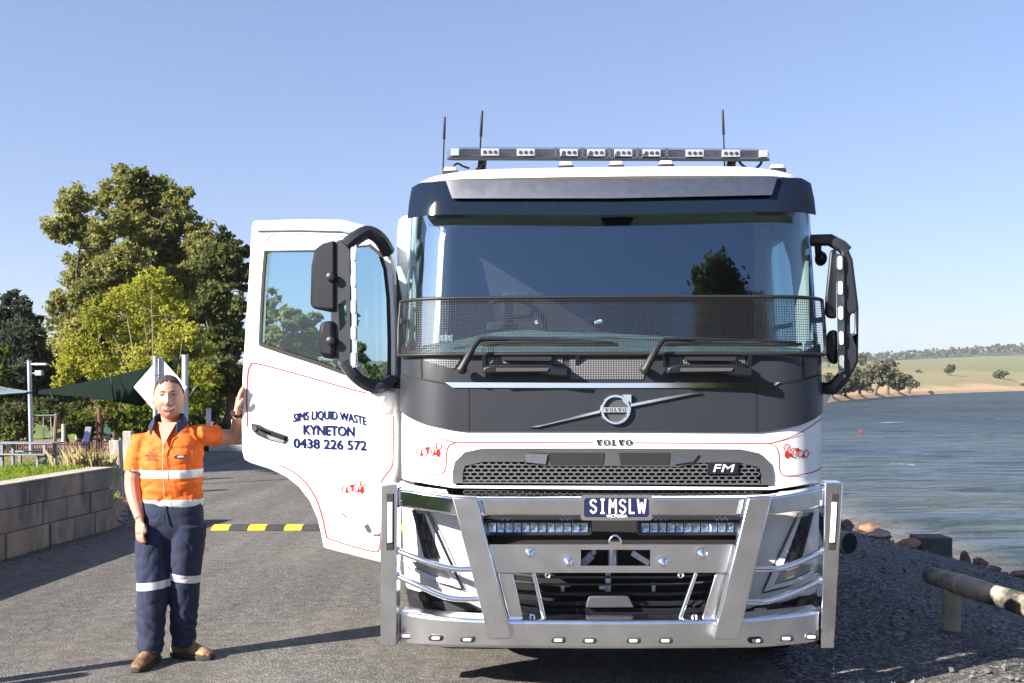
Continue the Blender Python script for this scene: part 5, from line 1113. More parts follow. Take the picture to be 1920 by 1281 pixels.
for i in range(23): b.hexa([Vector((p.x, p.y, z)) - wall.location for p, z in ((L_[i], .7145), (L_[i + 1], .7145), (L_[i + 1], .728), (L_[i], .728), (R_[i], .7145), (R_[i + 1], .7145), (R_[i + 1], .728), (R_[i], .728))])
b.build('wall_top', M['cap'], wall)
b = MB(); b.hexa([Vector((p.x, p.y, z)) - wall.location for p, z in ((wp(5.2, .205), 0), (wp(12.02, .205), 0), (wp(12.02, .205), .70), (wp(5.2, .205), .70), (wp(5.2, .30), 0), (wp(12.02, .30), 0), (wp(12.02, .30), .70), (wp(5.2, .30), .70))]); b.build('backfill', M['mulch'], wall)
# ================================================================ park furniture on the left
g = G(224, 930); p0 = empty('timber_post', (g.x, g.y, 0)); tag(p0, 'weathered grey square timber post at the end of the block wall', 'post')
b = MB(); b.prism([(-.075, -.075, -.1), (.075, -.075, -.1), (.075, .075, -.1), (-.075, .075, -.1)], (-.06, 0, .95)); b.build('shaft', M['timber'], p0, bev=.01)
g = W(241, 880, 17.5); b = MB(); b.box((g.x, g.y, .42), (.15, .15, .95)); tag(b.build('timber_post', M['timber'], bev=.01), "darker timber post half hidden behind the man's shoulder", 'post')
# diamond sign seen from behind
YS = 17.0; c = W(300, 726, YS); sg_ = empty('road_sign', (c.x, YS, 0)); tag(sg_, "plain back of a white diamond sign behind the man's head", 'sign')
hd = 57 / F * YS; b = MB(); b.prism([(0, 0, c.z + hd), (hd * .97, -.14, c.z), (0, 0, c.z - hd), (-hd * .97, .14, c.z)], (0, .006, 0)); b.build('sign_plate', M['signback'], sg_, bev=.002)
b = MB(); b.tube([(-.055, -.06, 0), (-.055, -.06, c.z + hd + .01)], .042, 14); b.build('pole', M['steel'], sg_, smooth=50)
for dz in (.2, -.2):
    b = MB(); b.tube([(-.11, -.02, c.z + dz), (-.10, -.07, c.z + dz), (-.055, -.105, c.z + dz), (-.01, -.07, c.z + dz), (0, -.02, c.z + dz)], .012, 6); b.build('clamp', M['steel'], sg_)
def post(name, label, px, y0, y1, wpx, Y, mat, cat='post', lean=0):
    a, c_ = W(px, y1, Y), W(px + lean, y0, Y); b_ = MB(); o = empty(name, (a.x, Y, a.z)); b_.tube([(0, 0, -.2), (c_.x - a.x, 0, c_.z - a.z)], wpx / F * Y / 2, 14); b_.lathe((c_.x - a.x, 0, c_.z - a.z), (0, 0, 1), [(0, wpx / F * Y * .55), (.03, wpx / F * Y * .55)], 14); b_.build('shaft', M[mat], o, smooth=50); return tag(o, label, cat)
YP = 24
post('sail_post', 'tall white steel post holding up the green shade sail', 347, 668, 868, 11, YP, 'whitepole')
post('sail_post', 'short white post by the lane behind the raised arm', 391, 768, 862, 9, 27, 'whitepole')
lp = post('lamp_post', 'grey lamp post rising above the picnic table', 59, 678, 842, 8, 36, 'steel', 'lamp post', -4)
b = MB(); s = 36 / F; b.tube([(-4 * s, 0, 158 * s), (6 * s, 0, 159 * s), (10 * s, 0, 159 * s)], .045, 8); b.build('arm', M['steel'], lp)
b = MB(); b.loft([[(x * s, y, z * s) for y, z in ((-.14, 157), (.14, 157), (.10, 161), (-.10, 161))] for x in (8, 14, 30)]); b.build('lantern', M['whitepole'], lp, bev=.02)
b = MB(); b.loft([[(14 * s + x, y, 138 * s + z) for x, y in ((-.1, -.1), (.12, -.1), (.12, .1), (-.1, .1))] for z in (0, .18)]); b.tube([(0, 0, 142 * s), (12 * s, 0, 142 * s)], .03, 6); b.build('floodlight', M['steel'], lp)
def sail(name, label, A, B_, C_, mat, Dp=None, n=14, dip=.10):
    vs_ = []; 
    for i in range(n + 1):
        for j in range(n + 1):
            u, v = i / n, j / n; p = Vector(A).lerp(Vector(B_), u).lerp(Vector(A).lerp(Vector(C_), u), v)
            p.z += (-dip) * math.sin(math.pi * u) * (1 - 2 * v) * (1 - .2 * math.sin(math.pi * v)); vs_.append(p)
    b_ = MB(); b_.add(vs_, [(i * (n + 1) + j, (i + 1) * (n + 1) + j, (i + 1) * (n + 1) + j + 1, i * (n + 1) + j + 1) for i in range(n) for j in range(n)])
    o = b_.build(name, mat, smooth=180, fix=False); sd = o.modifiers.new('cloth', 'SOLIDIFY'); sd.thickness = .01; return tag(o, label, 'shade sail')
M['sail'] = pm('green_shade_cloth', (.006, .012, .009), .95, var=.15, vscale=2, spec=.05); M['sail2'] = pm('pale_shade_cloth', (.42, .50, .54), .7)
o = sail('shade_sail', 'dark green shade sail stretched across the playground', W(22, 739, 33), W(345, 671, 24.2), W(268, 762, 25.5), M['sail'], dip=.10)
b = MB(); [b.tube([W(x0, y0, Y0), W(x1, y1, Y1)], .02, 5) for x0, y0, Y0, x1, y1, Y1 in ((208, 707, 26.5, 214, 755, 25.6), (92, 733, 30.6, 100, 748, 30))]; b.build('seam', M['void'], o)
sail('shade_sail', 'pale grey shade sail at the left edge beneath the lamp', W(84, 736, 34), W(-40, 716, 30), W(-30, 745, 28), M['sail2'], dip=.05)
# picnic table
YT = 34; s = YT / F; g = W(54, 874, YT); pt = empty('picnic_table', (g.x, YT, g.z)); tag(pt, 'grey metal picnic table with benches on shaded grass', 'picnic table'); Rt = Matrix.Rotation(math.radians(-6), 3, 'Z')
def pbx(name, c_, d_, mat='tablegrey'):
    b_ = MB(); b_.box(Rt @ Vector(c_), d_, Rt); return b_.build(name, M[mat], pt, bev=.008)
for k in range(3): pbx('top_plank', (0, -.26 + .26 * k, .78), (2.1, .24, .04))
for y in (-.72, .72): pbx('bench', (0, y, .44), (2.1, .28, .04))
for x in (-.75, .75):
    for y in (-.30, .30): pbx('leg', (x, y, .38), (.09, .09, .78))
    pbx('cross_rail', (x, 0, .36), (.07, 1.6, .07))
    for y in (-.72, .72): pbx('bench_leg', (x, y, .20), (.08, .08, .44))
# swing frame, climbing tower, low fence
M['redpaint'] = pm('faded_red_paint', (.11, .045, .04), .6, var=.2); M['greenpaint'] = pm('green_plastic', (.015, .07, .05), .5); M['brownpost'] = pm('brown_post', (.11, .055, .04), .8, var=.2)
YW = 40; s = YW / F; g = W(88, 838, YW); sw = empty('swing_set', (g.x, YW, g.z)); tag(sw, 'playground swing frame with a red slanted leg', 'swing set')
def X_(px, py, dy=0): return Vector(((px - 88) * s, dy, (838 - py) * s))
for nm, a, c_, r_, mt in (('top_bar', X_(64, 780), X_(110, 779), .05, 'greenpaint'), ('leg', X_(106, 776), X_(119, 834, -.8), .075, 'redpaint'), ('leg', X_(106, 776), X_(112, 834, .8), .075, 'redpaint'), ('leg', X_(66, 780), X_(60, 838, -.8), .06, 'redpaint'), ('chain', X_(81, 780), X_(83, 822), .02, 'steel'), ('chain', X_(95, 780), X_(97, 822), .02, 'steel')):
    b = MB(); b.tube([a, c_], r_, 8); b.build(nm, M[mt], sw)
b = MB(); b.box(X_(90, 822), (16 * s, .2, .04)); b.build('seat', M['rubber'], sw)
post('marker_post', 'thin white post beside the swing frame', 119, 797, 836, 6, 38, 'whitepole')
YC = 42; s = YC / F; g = W(185, 842, YC); ct = empty('climbing_tower', (g.x, YC, g.z)); tag(ct, 'wooden climbing tower with green slide on brown posts', 'playground tower')
def X_(px, py, dy=0): return Vector(((px - 185) * s, dy, (842 - py) * s))
for px, y0 in ((161, 784), (168, 790), (186, 764), (191, 775), (217, 758), (213, 770)): b = MB(); b.tube([X_(px, y0, (px % 3) * .5), X_(px + 3, 846, (px % 3) * .5)], .085, 8); b.build('post', M['brownpost'], ct)
b = MB(); [b.tube([X_(143, 786), X_(144, 846)], .05, 8), b.tube([X_(143, 786), X_(160, 784)], .05, 8)]; b.build('pale_arch', M['whitepole'], ct)
b = MB(); b.prism([X_(190, 797), X_(216, 793), X_(216, 814), X_(190, 815)], (0, 1.0, 0)); b.build('platform_panel', M['greenpaint'], ct)
b = MB(); b.prism([X_(170, 822), X_(222, 822), X_(222, 826), X_(170, 826)], (0, 1.2, 0)); b.build('platform', M['timber'], ct)
b = MB(); b.bar(X_(172, 800, -.3), X_(180, 846, -1.2), .25, .06); b.build('slide', M['steel'], ct, bev=.02)
YF_ = 37; s = YF_ / F; g = W(60, 850, YF_); fe = empty('picket_fence', (g.x, YF_, g.z)); tag(fe, 'low dark picket fence in front of the playground', 'fence')
for y in (834, 846): b = MB(); b.bar(Vector((-1.0, 0, (850 - y) * s)), Vector((185 * s, 0, (850 - y) * s)), .04); b.build('rail', M['brownpost'], fe)
b0 = MB(); b0.box((0, 0, .2), (.035, .03, .46)); pk = b0.build('picket', M['brownpost'], fe)
for k in range(1, 42):
    o = pk.copy(); COL.objects.link(o); o.parent = fe; o.location = (-.9 + k * 4.5 * s, -.03, 0)
pk.location = (-.9, -.03, 0)
YF2 = 39; s = YF2 / F; g = W(225, 822, YF2); fe = empty('picket_fence', (g.x, YF2, g.z)); tag(fe, 'short pale picket fence beside the climbing tower', 'fence')
b0 = MB(); b0.box((0, 0, .35), (.05, .03, .8)); pk = b0.build('picket', M['timber'], fe)
for k in range(1, 9): o = pk.copy(); COL.objects.link(o); o.parent = fe; o.location = (k * 4.2 * s, 0, 0)
b = MB(); b.bar(Vector((-.1, .03, .5)), Vector((.8, .03, .5)), .05); b.build('rail', M['timber'], fe)
# sleeper edging and clutter beyond the lane, seen between man and door
for k, (px0, px1, py, Y) in enumerate(((385, 462, 838, 27.5), (392, 470, 848, 25.5))):
    a, c_ = W(px0, py, Y), W(px1, py, Y); b = MB(); b.bar(Vector((a.x, Y, .08)), Vector((c_.x + 2, Y + .6, .08)), .2, .16); tag(b.build('timber_sleeper', M['timber'], bev=.015), ('farther timber sleeper edging beyond the lane', 'nearer timber sleeper edging beyond the lane')[k], 'sleeper', 'sleepers edging the lane')
b = MB(); g = W(452, 826, 30); b.box((g.x, 30, .45), (.5, .3, .4)); [b.box((g.x + dx, 30, .12), (.06, .06, .3)) for dx in (-.2, .2)]; tag(b.build('bench', M['steel'], bev=.01), 'grey bench seen between the man and the truck door', 'bench')
# rubber speed hump: yellow and black segments
M['yellow'] = pm('yellow_rubber', (.62, .43, .03), .6, dirt=(.25, .19, .08), dscale=9, dlo=.55, dhi=.8); M['humpblack'] = pm('black_rubber', (.03, .03, .032), .8, var=.3)
g = G(402, 992); sh = empty('speed_hump', (g.x, g.y, 0)); tag(sh, 'yellow and black rubber speed hump across the asphalt lane', 'speed hump')
sw_ = .213
for k in range(24):
    b = MB(); sl = .06; wv = sw_ - .004
    b.loft([[(k * sw_ + x + q * .0, y, z) for y, z in ((-.16, .005), (-.09, .045), (.0, .055), (.09, .045), (.16, .005))] for x, q in ((0, 0), (wv, 0))])
    b.build('hump_segment', M['yellow' if k % 2 == 0 else 'humpblack'], sh, bev=.004)
# ================================================================ right-hand bank: log rails, rocks, stones, buoy
M['log'] = pm('weathered_log', (.40, .345, .25), .85, var=.22, vscale=5, bump=.4, bscale=18, dirt=(.045, .04, .036), dscale=3.4, dlo=.47, dhi=.60, stretch=(.55, .55, .55))
M['logpost'] = pm('log_post', (.30, .285, .20), .85, var=.2, vscale=5, bump=.3, bscale=20, dirt=(.10, .095, .075), dscale=3, dlo=.5, dhi=.75)
gp = G(1783, 1218, -.16); lr = empty('log_rail', (gp.x, gp.y, -.16)); tag(lr, 'weathered log rail on a round post in the right foreground', 'log rail')
b = MB(); b.tube([(0, 0, -.25), (0, 0, .2), (.004, 0, .52)], [.066, .064, .062], 18); b.build('post', M['logpost'], lr, smooth=50)
pz = gp.y; A_ = W(1742, 1078, pz + .22) - lr.location; B_ = W(1935, 1138, pz - .75) - lr.location
d_ = (B_ - A_); b = MB(); q = [A_ + d_ * t for t in np.linspace(0, 1.9, 12)]; b.tube(q, [.060, .070] + [.072 + .004 * math.sin(k * 2.1) for k in range(10)], 22); b.build('rail', M['log'], lr, smooth=50)
b = MB(); [b.tube([q_ - d_.normalized() * w_, q_ + d_.normalized() * w_], .0762, 22, caps=True) for q_, w_ in ((A_ + d_ * .36, .014),)]; b.build('pale_band', pm('pale_wood', (.46, .36, .24), .8), lr, smooth=50)  # narrow ring of paler colour around the log
g2 = G(1552, 1120, -.05); lr2 = empty('log_rail', (g2.x + .1, g2.y, -.06)); tag(lr2, 'log rail whose dark sawn end shows beside the bull bar', 'log rail')
A2 = W(1592, 1019, g2.y + .1) - lr2.location; b = MB(); b.tube([A2, A2 + Vector((-.9, 1.6, .02)), A2 + Vector((-1.6, 2.9, .02))], [.095, .09, .09], 20); b.build('rail', M['log'], lr2, smooth=50)
b = MB(); b.tube([A2 + Vector((.002, -.004, 0)), A2 + Vector((-.02, .04, 0))], .088, 20); b.build('sawn_end', M['void'], lr2)
b = MB(); b.tube([(A2.x - .12, A2.y + .18, -.2), (A2.x - .12, A2.y + .18, A2.z - .06)], .07, 14); b.build('post', M['logpost'], lr2, smooth=50)
M['rock_orange'] = pm('rock_orange', (.30, .155, .08), .9, var=.35, vscale=6, bump=.7, bscale=8, dirt=(.20, .15, .11), dscale=4, dlo=.5, dhi=.7)
M['rock_grey'] = pm('rock_grey', (.30, .24, .18), .9, var=.35, vscale=6, bump=.7, bscale=8); M['rock_dark'] = pm('rock_dark', (.16, .10, .085), .9, var=.35, vscale=6, bump=.7, bscale=8); M['concrete'] = pm('old_concrete', (.085, .085, .078), .9, var=.3, vscale=4, bump=.4, bscale=20)
def rock(c_, d_, mat, label, seed, group='rocks along the lake edge'):
    bm = bmesh.new(); bmesh.ops.create_icosphere(bm, subdivisions=3, radius=.55)
    for v in bm.verts:
        p = v.co * 1.0; n_ = mnoise.noise(p * 2.2 + Vector((seed * 7.1, 0, 0))) * .22 + mnoise.noise(p * 5 + Vector((seed * 3.3, 5, 0))) * .07; v.co = p * (1 + n_); v.co.x *= d_[0]; v.co.y *= d_[1]; v.co.z *= d_[2]
    rk = random.Random(seed * 13)
    for _ in range(9):                              # split faces: planes cut the lump
        n_ = Vector((rk.gauss(0, 1), rk.gauss(0, 1), rk.gauss(.3, 1))); n_ = Vector((n_.x / d_[0], n_.y / d_[1], n_.z / d_[2])).normalized(); far = max(v.co.dot(n_) for v in bm.verts); k_ = far * rk.uniform(.62, .86)
        for v in bm.verts:
            e_ = v.co.dot(n_) - k_
            if e_ > 0: v.co -= n_ * e_ * .96
    me = bpy.data.meshes.new('rock'); bm.to_mesh(me); bm.free(); o = link_mesh('rock', me, M[mat], smooth=22); o.location = c_; o.rotation_euler = (0, 0, seed * 1.7); return tag(o, label, 'rock', group)
def on_bank(px, py):                                # where the line of sight through this photo point meets the bank
    for q in range(0, 90, 2):
        for Y in np.arange(9, 22, .08):
            p = W(px, py + q, float(Y))
            if p.z <= hgt(p.x, p.y): return p
    return W(px, py, 15)
for k, (px, py, wx, hx, mt, lab) in enumerate(((1588, 984, 30, 22, 'rock_dark', 'small brown rock beside the bull bar upright'), (1628, 990, 44, 28, 'rock_orange', 'largest sunlit orange rock on the lake edge'), (1655, 1000, 44, 22, 'rock_grey', 'sunlit grey rock between two orange rocks'), (1706, 1008, 46, 22, 'rock_orange', 'orange slab rock next to the concrete block'), (1812, 1034, 24, 26, 'rock_dark', 'pointed dark rock in shade right of the concrete block'), (1836, 1036, 36, 22, 'rock_dark', 'flat brown rock touching the pointed dark rock'), (1912, 1050, 44, 16, 'rock_dark', 'low dark rock at the right edge of the bank'), (1560, 976, 40, 18, 'rock_grey', 'pale rock half hidden behind the bull bar'), (1640, 1003, 60, 14, 'rock_grey', 'low stony shelf in front of the largest orange rock'), (1865, 1045, 30, 12, 'rock_dark', 'small dark stone between the brown rocks'))):
    c_ = on_bank(px, py + hx * .38); Y = c_.y; s = Y / F; c_ = c_ + Vector((0, 0, hx * s * .30))
    rock(c_, (wx * s * .92, wx * s * .75, hx * s * 1.0), mt, lab, k + 1)
c_ = on_bank(1745, 1034) + Vector((0, 0, .06)); b = MB(); b.box(c_, (60 / F * c_.y, .4, .34)); tag(b.build('concrete_block', M['concrete'], bev=.02), 'old squared concrete block among the lake edge rocks', 'concrete block')
r = np.random.default_rng(8); b = MB()
for _ in range(2600):
    x = r.uniform(1.7, 6.4); y = 5.6 + 10 * r.random() ** 1.5; s = .006 + .020 * r.random() ** 3; z = hgt(x, y) + .012; R_ = Matrix.Rotation(r.uniform(0, 6.28), 3, 'Z') @ Matrix.Rotation(r.uniform(0, 3), 3, 'X')
    o_ = [R_ @ Vector(v) * s * r.uniform(.7, 1.4) + Vector((x, y, z)) for v in ((1, 0, 0), (-1, 0, 0), (0, 1, 0), (0, -1, 0), (0, 0, .7), (0, 0, -.7))]
    b.add(o_, [(0, 2, 4), (2, 1, 4), (1, 3, 4), (3, 0, 4), (2, 0, 5), (1, 2, 5), (3, 1, 5), (0, 3, 5)])
b2 = MB()
for _ in range(1500):                               # leaf litter and grit along the foot of the wall and across the lane
    y = r.uniform(6.2, 12.3); x = wallx(y) + .02 + abs(r.normal()) * .22 if r.random() < .75 else wallx(y) + r.uniform(.1, 4.5); s = r.uniform(.006, .02); a = r.uniform(0, 6.28); z = .004 + r.uniform(0, .008)
    b2.add([(x + s * math.cos(a), y + s * math.sin(a), z), (x - s * .4 * math.sin(a), y + s * .4 * math.cos(a), z + .006), (x - s * math.cos(a), y - s * math.sin(a), z), (x + s * .4 * math.sin(a), y - s * .4 * math.cos(a), z + .004)], [(0, 1, 2, 3)])
M['litter'] = leaf_mat('leaf_litter_mix', (.05, .04, .028), (.13, .10, .06), (.26, .20, .12), .1); tag(b2.build('leaf_litter', M['litter'], fix=False), kind='stuff')
M['stone'] = pm('loose_stone', (.13, .125, .12), .9, var=.6, vscale=2.5); tag(b.build('loose_stones', M['stone'], fix=False), kind='stuff')
c_ = W(1615, 809, 1); Yb = F * (H - WATER) / (812 - HY); c_ = W(1615, 809, Yb); b = MB(); b.ell((0, 0, .05), (.12, .12, .10)); b.lathe((0, 0, .12), (0, 0, 1), [(0, .04), (.08, .03)]); o = b.build('buoy', M['red'], smooth=60); o.location = (c_.x, Yb, WATER); tag(o, 'small red buoy floating on the lake', 'buoy')
# guide posts just outside the left edge: their shadows reach the man's boots
for k, (x, y, h_) in enumerate(((-3.60, 5.50, .74), (-3.95, 5.12, .84))):
    b = MB(); b.tube([(x, y, -.1), (x, y, h_)], .055, 12); tag(b.build('bollard', M['timber'], smooth=50), ('round timber bollard outside the left edge', 'nearer round timber bollard outside the left edge')[k], 'bollard', 'bollards outside the left edge')
# ================================================================ the man
YM_ = 6.29; MX = -2.13
man = None
def Q(px, py, dy=0.0):
    w = W(px, py, YM_ + dy); return Vector((w.x - MX, dy, w.z))
def vox(mb, size, smooth=4, fac=.5, noise=None):
    me = bpy.data.meshes.new('tmp'); me.from_pydata([tuple(v) for v in mb.v], [], mb.f); bm = bmesh.new(); bm.from_mesh(me); bmesh.ops.recalc_face_normals(bm, faces=bm.faces); bm.to_mesh(me); bm.free()
    o = bpy.data.objects.new('tmp', me); COL.objects.link(o); m = o.modifiers.new('r', 'REMESH'); m.mode = 'VOXEL'; m.voxel_size = size; m.use_smooth_shade = True
    if smooth: q = o.modifiers.new('s', 'SMOOTH'); q.iterations = smooth; q.factor = fac
    dg = bpy.context.evaluated_depsgraph_get(); out = bpy.data.meshes.new_from_object(o.evaluated_get(dg)); bpy.data.objects.remove(o); bpy.data.meshes.remove(me)
    if noise:
        n = len(out.vertices); co = np.empty(3 * n, np.float32); no = np.empty(3 * n, np.float32); out.vertices.foreach_get('co', co); out.vertices.foreach_get('normal', no); co = co.reshape(-1, 3); no = no.reshape(-1, 3)
        d = np.array([noise(p) for p in co], np.float32); co += no * d[:, None]; out.vertices.foreach_set('co', co.ravel()); out.update()
    return out
def strip_of(me, name, planes, off, mat, parent):
    """the piece of a garment inside some cutting planes, lifted off as a part of its own"""
    bm = bmesh.new(); bm.from_mesh(me)
    for co, no in planes: bmesh.ops.bisect_plane(bm, geom=list(bm.verts) + list(bm.edges) + list(bm.faces), dist=1e-6, plane_co=co, plane_no=no, clear_outer=True)
    bm.normal_update(); no = {v: v.normal.copy() for v in bm.verts}
    for v in bm.verts: v.co += no[v] * off
    o = bpy.data.meshes.new(name); bm.to_mesh(o); bm.free(); return link_mesh(name, o, mat, parent, smooth=180)
def skin_mat():
    m = pm('skin', (.44, .235, .17), .5, var=.10, vscale=18, bump=.06, bscale=160); p = m.node_tree.nodes['Principled BSDF']; p.inputs['Subsurface Weight'].default_value = .12; p.inputs['Subsurface Radius'].default_value = (.012, .005, .003); return m
M['skin'] = skin_mat(); M['orange'] = pm('hi_vis_orange', (.72, .125, .005), .75, var=.10, vscale=9, bump=.25, bscale=120); M['navy'] = pm('navy_drill', (.010, .016, .046), .85, var=.2, vscale=10, bump=.25, bscale=140, dirt=(.022, .023, .05), dscale=9, dlo=.58, dhi=.75)
M['tape'] = pm('reflective_tape', (.58, .58, .60), .45, metal=.15); M['boot'] = pm('boot_leather', (.16, .085, .04), .55, var=.35, vscale=12, bump=.3, bscale=60, dirt=(.30, .21, .12), dscale=9, dlo=.5, dhi=.75); M['sole'] = pm('boot_sole', (.03, .025, .022), .8)
M['hair'] = pm('dark_hair', (.042, .029, .022), .7, var=.5, vscale=60, bump=.8, bscale=220, stretch=(1, 1, .4)); M['lip'] = pm('lip', (.42, .18, .145), .45); M['tooth'] = pm('tooth', (.74, .70, .63), .4); M['eye'] = pm('eye_dark', (.03, .022, .018), .6); M['brow'] = pm('eyebrow', (.075, .05, .036), .9)
HC_ = Vector((.008, -.02, 1.632)); HS = Vector((.089, .103, .131)); HR = Matrix.Rotation(math.radians(-4), 3, 'Y') @ Matrix.Rotation(math.radians(15), 3, 'Z')
def g_(a, m, s): return math.exp(-((a - m) / s) ** 2)
def head_pt(d, off=0.0):
    x, y, z = d; r = Vector((x * HS.x, y * HS.y, z * HS.z))
    jaw = max(0, -z); r.x *= 1 - .17 * jaw ** 2.2; r.y *= 1 - (.20 * jaw ** 2 if y > 0 else .04 * jaw)
    if z > .2: r.x *= 1 - .05 * (z - .2)
    r.x *= 1 - .10 * max(0, -y) ** 3 * (1 - jaw * .5)
    if y < 0:
        fz = r.z; fx = r.x; f = 0
        f += .024 * g_(fx, 0, .013) * g_(fz, -.022, .020) + .011 * g_(fx, 0, .008) * g_(fz, .010, .028) + .007 * (g_(fx, .013, .008) + g_(fx, -.013, .008)) * g_(fz, -.028, .010)
        f += .006 * g_(abs(fx), .030, .02) * g_(fz, .040, .009); f -= .009 * g_(abs(fx), .031, .014) * g_(fz, .019, .012)
        f += .007 * g_(abs(fx), .043, .016) * g_(fz, -.026, .016); f += .010 * g_(fx, 0, .022) * g_(fz, -.108, .016); f -= .005 * g_(fx, 0, .034) * g_(fz, -.083, .007)
        f -= .006 * g_(abs(fx), .046, .006) * g_(fz, -.056, .022); f += .004 * g_(fx, 0, .03) * g_(fz, -.060, .012)
        r.y -= f * min(1, -y * 1.6)
    return HC_ + HR @ (r + Vector(d) * off)
b = MB(); nm, nn = 56, 64; rings_ = []
for i in range(nm + 1):
    a = math.pi * (i + .01) / (nm + .02); rings_.append([head_pt((math.sin(a) * math.cos(2 * math.pi * k / nn), math.sin(a) * math.sin(2 * math.pi * k / nn), -math.cos(a))) for k in range(nn)])
b.loft(rings_)
for sg in (-1, 1):
    b.ell(HC_ + HR @ Vector((sg * .091, .012, -.002)), (.009, .020, .031), R=HR @ Matrix.Rotation(sg * .3, 3, 'Z'))
b.tube([Vector((.006, .022, 1.36)), Vector((.006, .015, 1.46)), Vector((.008, .005, 1.55))], [(.062, .058), (.055, .053), (.056, .058)], 20)
SL, SRr = Vector((-.165, 0, 1.360)), Vector((.185, .03, 1.405))
b.loft([[Vector((cx_ + rx * math.cos(2 * math.pi * k / 20), ry * math.sin(2 * math.pi * k / 20) + .01, z)) for k in range(20)] for z, rx, ry, cx_ in ((.88, .14, .09, .01), (1.0, .155, .10, .01), (1.2, .165, .11, .005), (1.36, .17, .095, .005), (1.42, .10, .07, .005))])
EL, WL = Q(250, 905, -.02), Q(262, 972, -.10)
b.tube(smooth_path([SL, EL, WL], 5), [.058, .058, .057, .056, .055, .053, .051, .046, .039, .033, .030], 14)
ER = Q(440, 818, .24); WR = Q(445, 772, .10)
b.tube(smooth_path([SRr, ER, WR], 5), [.058, .056, .054, .053, .052, .050, .049, .044, .038, .032, .029], 14)
for sg, hp, kn, an in ((-1, Vector((-.085, .01, .92)), Q(287, 1092, .0), Q(282, 1222, -.06)), (1, Vector((.095, .02, .92)), Q(346, 1088, .05), Q(344, 1205, .10))):
    b.tube([hp, kn, an], [.075, .052, .04], 12)
# hanging hand: back of the hand to the viewer's right, fingers curled down
d = (Q(263, 1018, -.12) - WL).normalized(); hx = Vector((.80, -.55, 0)); hx = (hx - d * hx.dot(d)).normalized(); hn = d.cross(hx)
pc = WL + d * .055
b.loft([[WL + d * t + hx * (rx * math.cos(a)) + hn * (ry * math.sin(a)) for a in np.linspace(0, 2 * math.pi, 14, endpoint=False)] for t, rx, ry in ((-.02, .027, .022), (.02, .032, .020), (.06, .041, .018), (.09, .040, .016))])
for k, ln in ((-1.5, .066), (-.5, .078), (.5, .082), (1.5, .074)):
    r0 = WL + d * .082 + hx * k * .0195; cu = hn * -1 if hn.y > 0 else hn
    p1 = r0 + d * ln * .45; p2 = p1 + (d * .9 - hn * .35).normalized() * ln * .32; p3 = p2 + (d * .7 - hn * .65).normalized() * ln * .25
    b.tube([r0 - d * .02, r0, p1, p2, p3], [.010, .0098, .0092, .0082, .0062], 8)
t0 = WL + d * .025 + hx * .028; b.tube([t0 - hx * .015, t0 + d * .025 + hx * .014, t0 + d * .05 + hx * .016 - hn * .008, t0 + d * .068 + hx * .012 - hn * .014], [.014, .012, .0105, .008], 8)
# raised hand laid against the door's free edge
d = (Q(452, 716, .075) - WR).normalized(); hx = Vector((.35, -.94, 0)); hx = (hx - d * hx.dot(d)).normalized(); hn = d.cross(hx)
b.loft([[WR + d * t + hx * (rx * math.cos(a)) + hn * (ry * math.sin(a)) for a in np.linspace(0, 2 * math.pi, 14, endpoint=False)] for t, rx, ry in ((-.02, .028, .024), (.02, .033, .021), (.06, .041, .019), (.092, .040, .016))])
for k, ln in ((-1.5, .066), (-.5, .078), (.5, .080), (1.5, .070)):
    r0 = WR + d * .085 + hx * k * .0195; lean = Vector((.34, 0, 0))
    p1 = r0 + (d + lean * .3).normalized() * ln * .45; p2 = p1 + (d + lean * .8).normalized() * ln * .33; p3 = p2 + (d + lean * 1.6).normalized() * ln * .25
    b.tube([r0 - d * .02, r0, p1, p2, p3], [.0102, .0100, .0094, .0084, .0064], 8)
t0 = WR + d * .03 + hx * .030; b.tube([t0 - hx * .015, t0 + d * .024 + hx * .016 + Vector((.006, 0, 0)), t0 + d * .048 + hx * .02 + Vector((.014, 0, 0)), t0 + d * .066 + hx * .016 + Vector((.022, 0, 0))], [.014, .012, .0105, .008], 8)
me = vox(b, .0042, 2, .4); man = link_mesh('person', me, M['skin'], smooth=180); man.location = (MX, YM_, 0)
tag(man, 'smiling man in orange hi-vis shirt and navy trousers leaning on the door', 'person')
# face details and hair
def face(fx, fz, off):                              # point on the face at head-local x, z
    lo, best = None, 9
    x, z = fx / HS.x, fz / HS.z
    for _ in range(12):
        y = -math.sqrt(max(.02, 1 - x * x - z * z)); p = HR.inverted() @ (head_pt((x, y, z)) - HC_); x += (fx - p.x) / HS.x * .8; z += (fz - p.z) / HS.z * .8
    y = -math.sqrt(max(.02, 1 - x * x - z * z)); return head_pt((x, y, z), 0) + HR @ Vector((0, -off, 0))
for sg in (-1, 1):
    b = MB(); b.tube([face(sg * (.021 + .007 * k), .0185 + .0022 * math.sin(math.pi * k / 3) - .001 * k * .4, .0015) for k in range(4)], [.0010, .0030, .0030, .0010], 8); b.build('eye', M['eye'], man, smooth=60)
    b = MB(); b.tube([face(sg * (.018 + .0085 * k), .027 + .0035 * math.sin(math.pi * k / 3), .001) for k in range(4)], [.002, .0032, .003, .0015], 8); b.build('eyelid', M['skin'], man, smooth=60)
    b = MB(); b.tube([face(sg * (.014 + .0085 * k), .040 + .005 * math.sin(math.pi * k / 4.6) - .0004 * k, .0012) for k in range(5)], [.0022, .0042, .0042, .0034, .0014], 8); b.build('eyebrow', M['brow'], man, smooth=60)
    b = MB(); b.ell(face(sg * .0075, -.041, -.001), (.0042, .003, .0026)); b.build('nostril', M['eye'], man)
xs_ = np.linspace(-.036, .036, 11); cv = lambda x: 9.0 * x * x
b = MB(); up = [face(x, -.0585 + cv(x), .003) for x in xs_]; dn = [face(x, -.0735 + cv(x) * 1.6, .0025) for x in xs_]
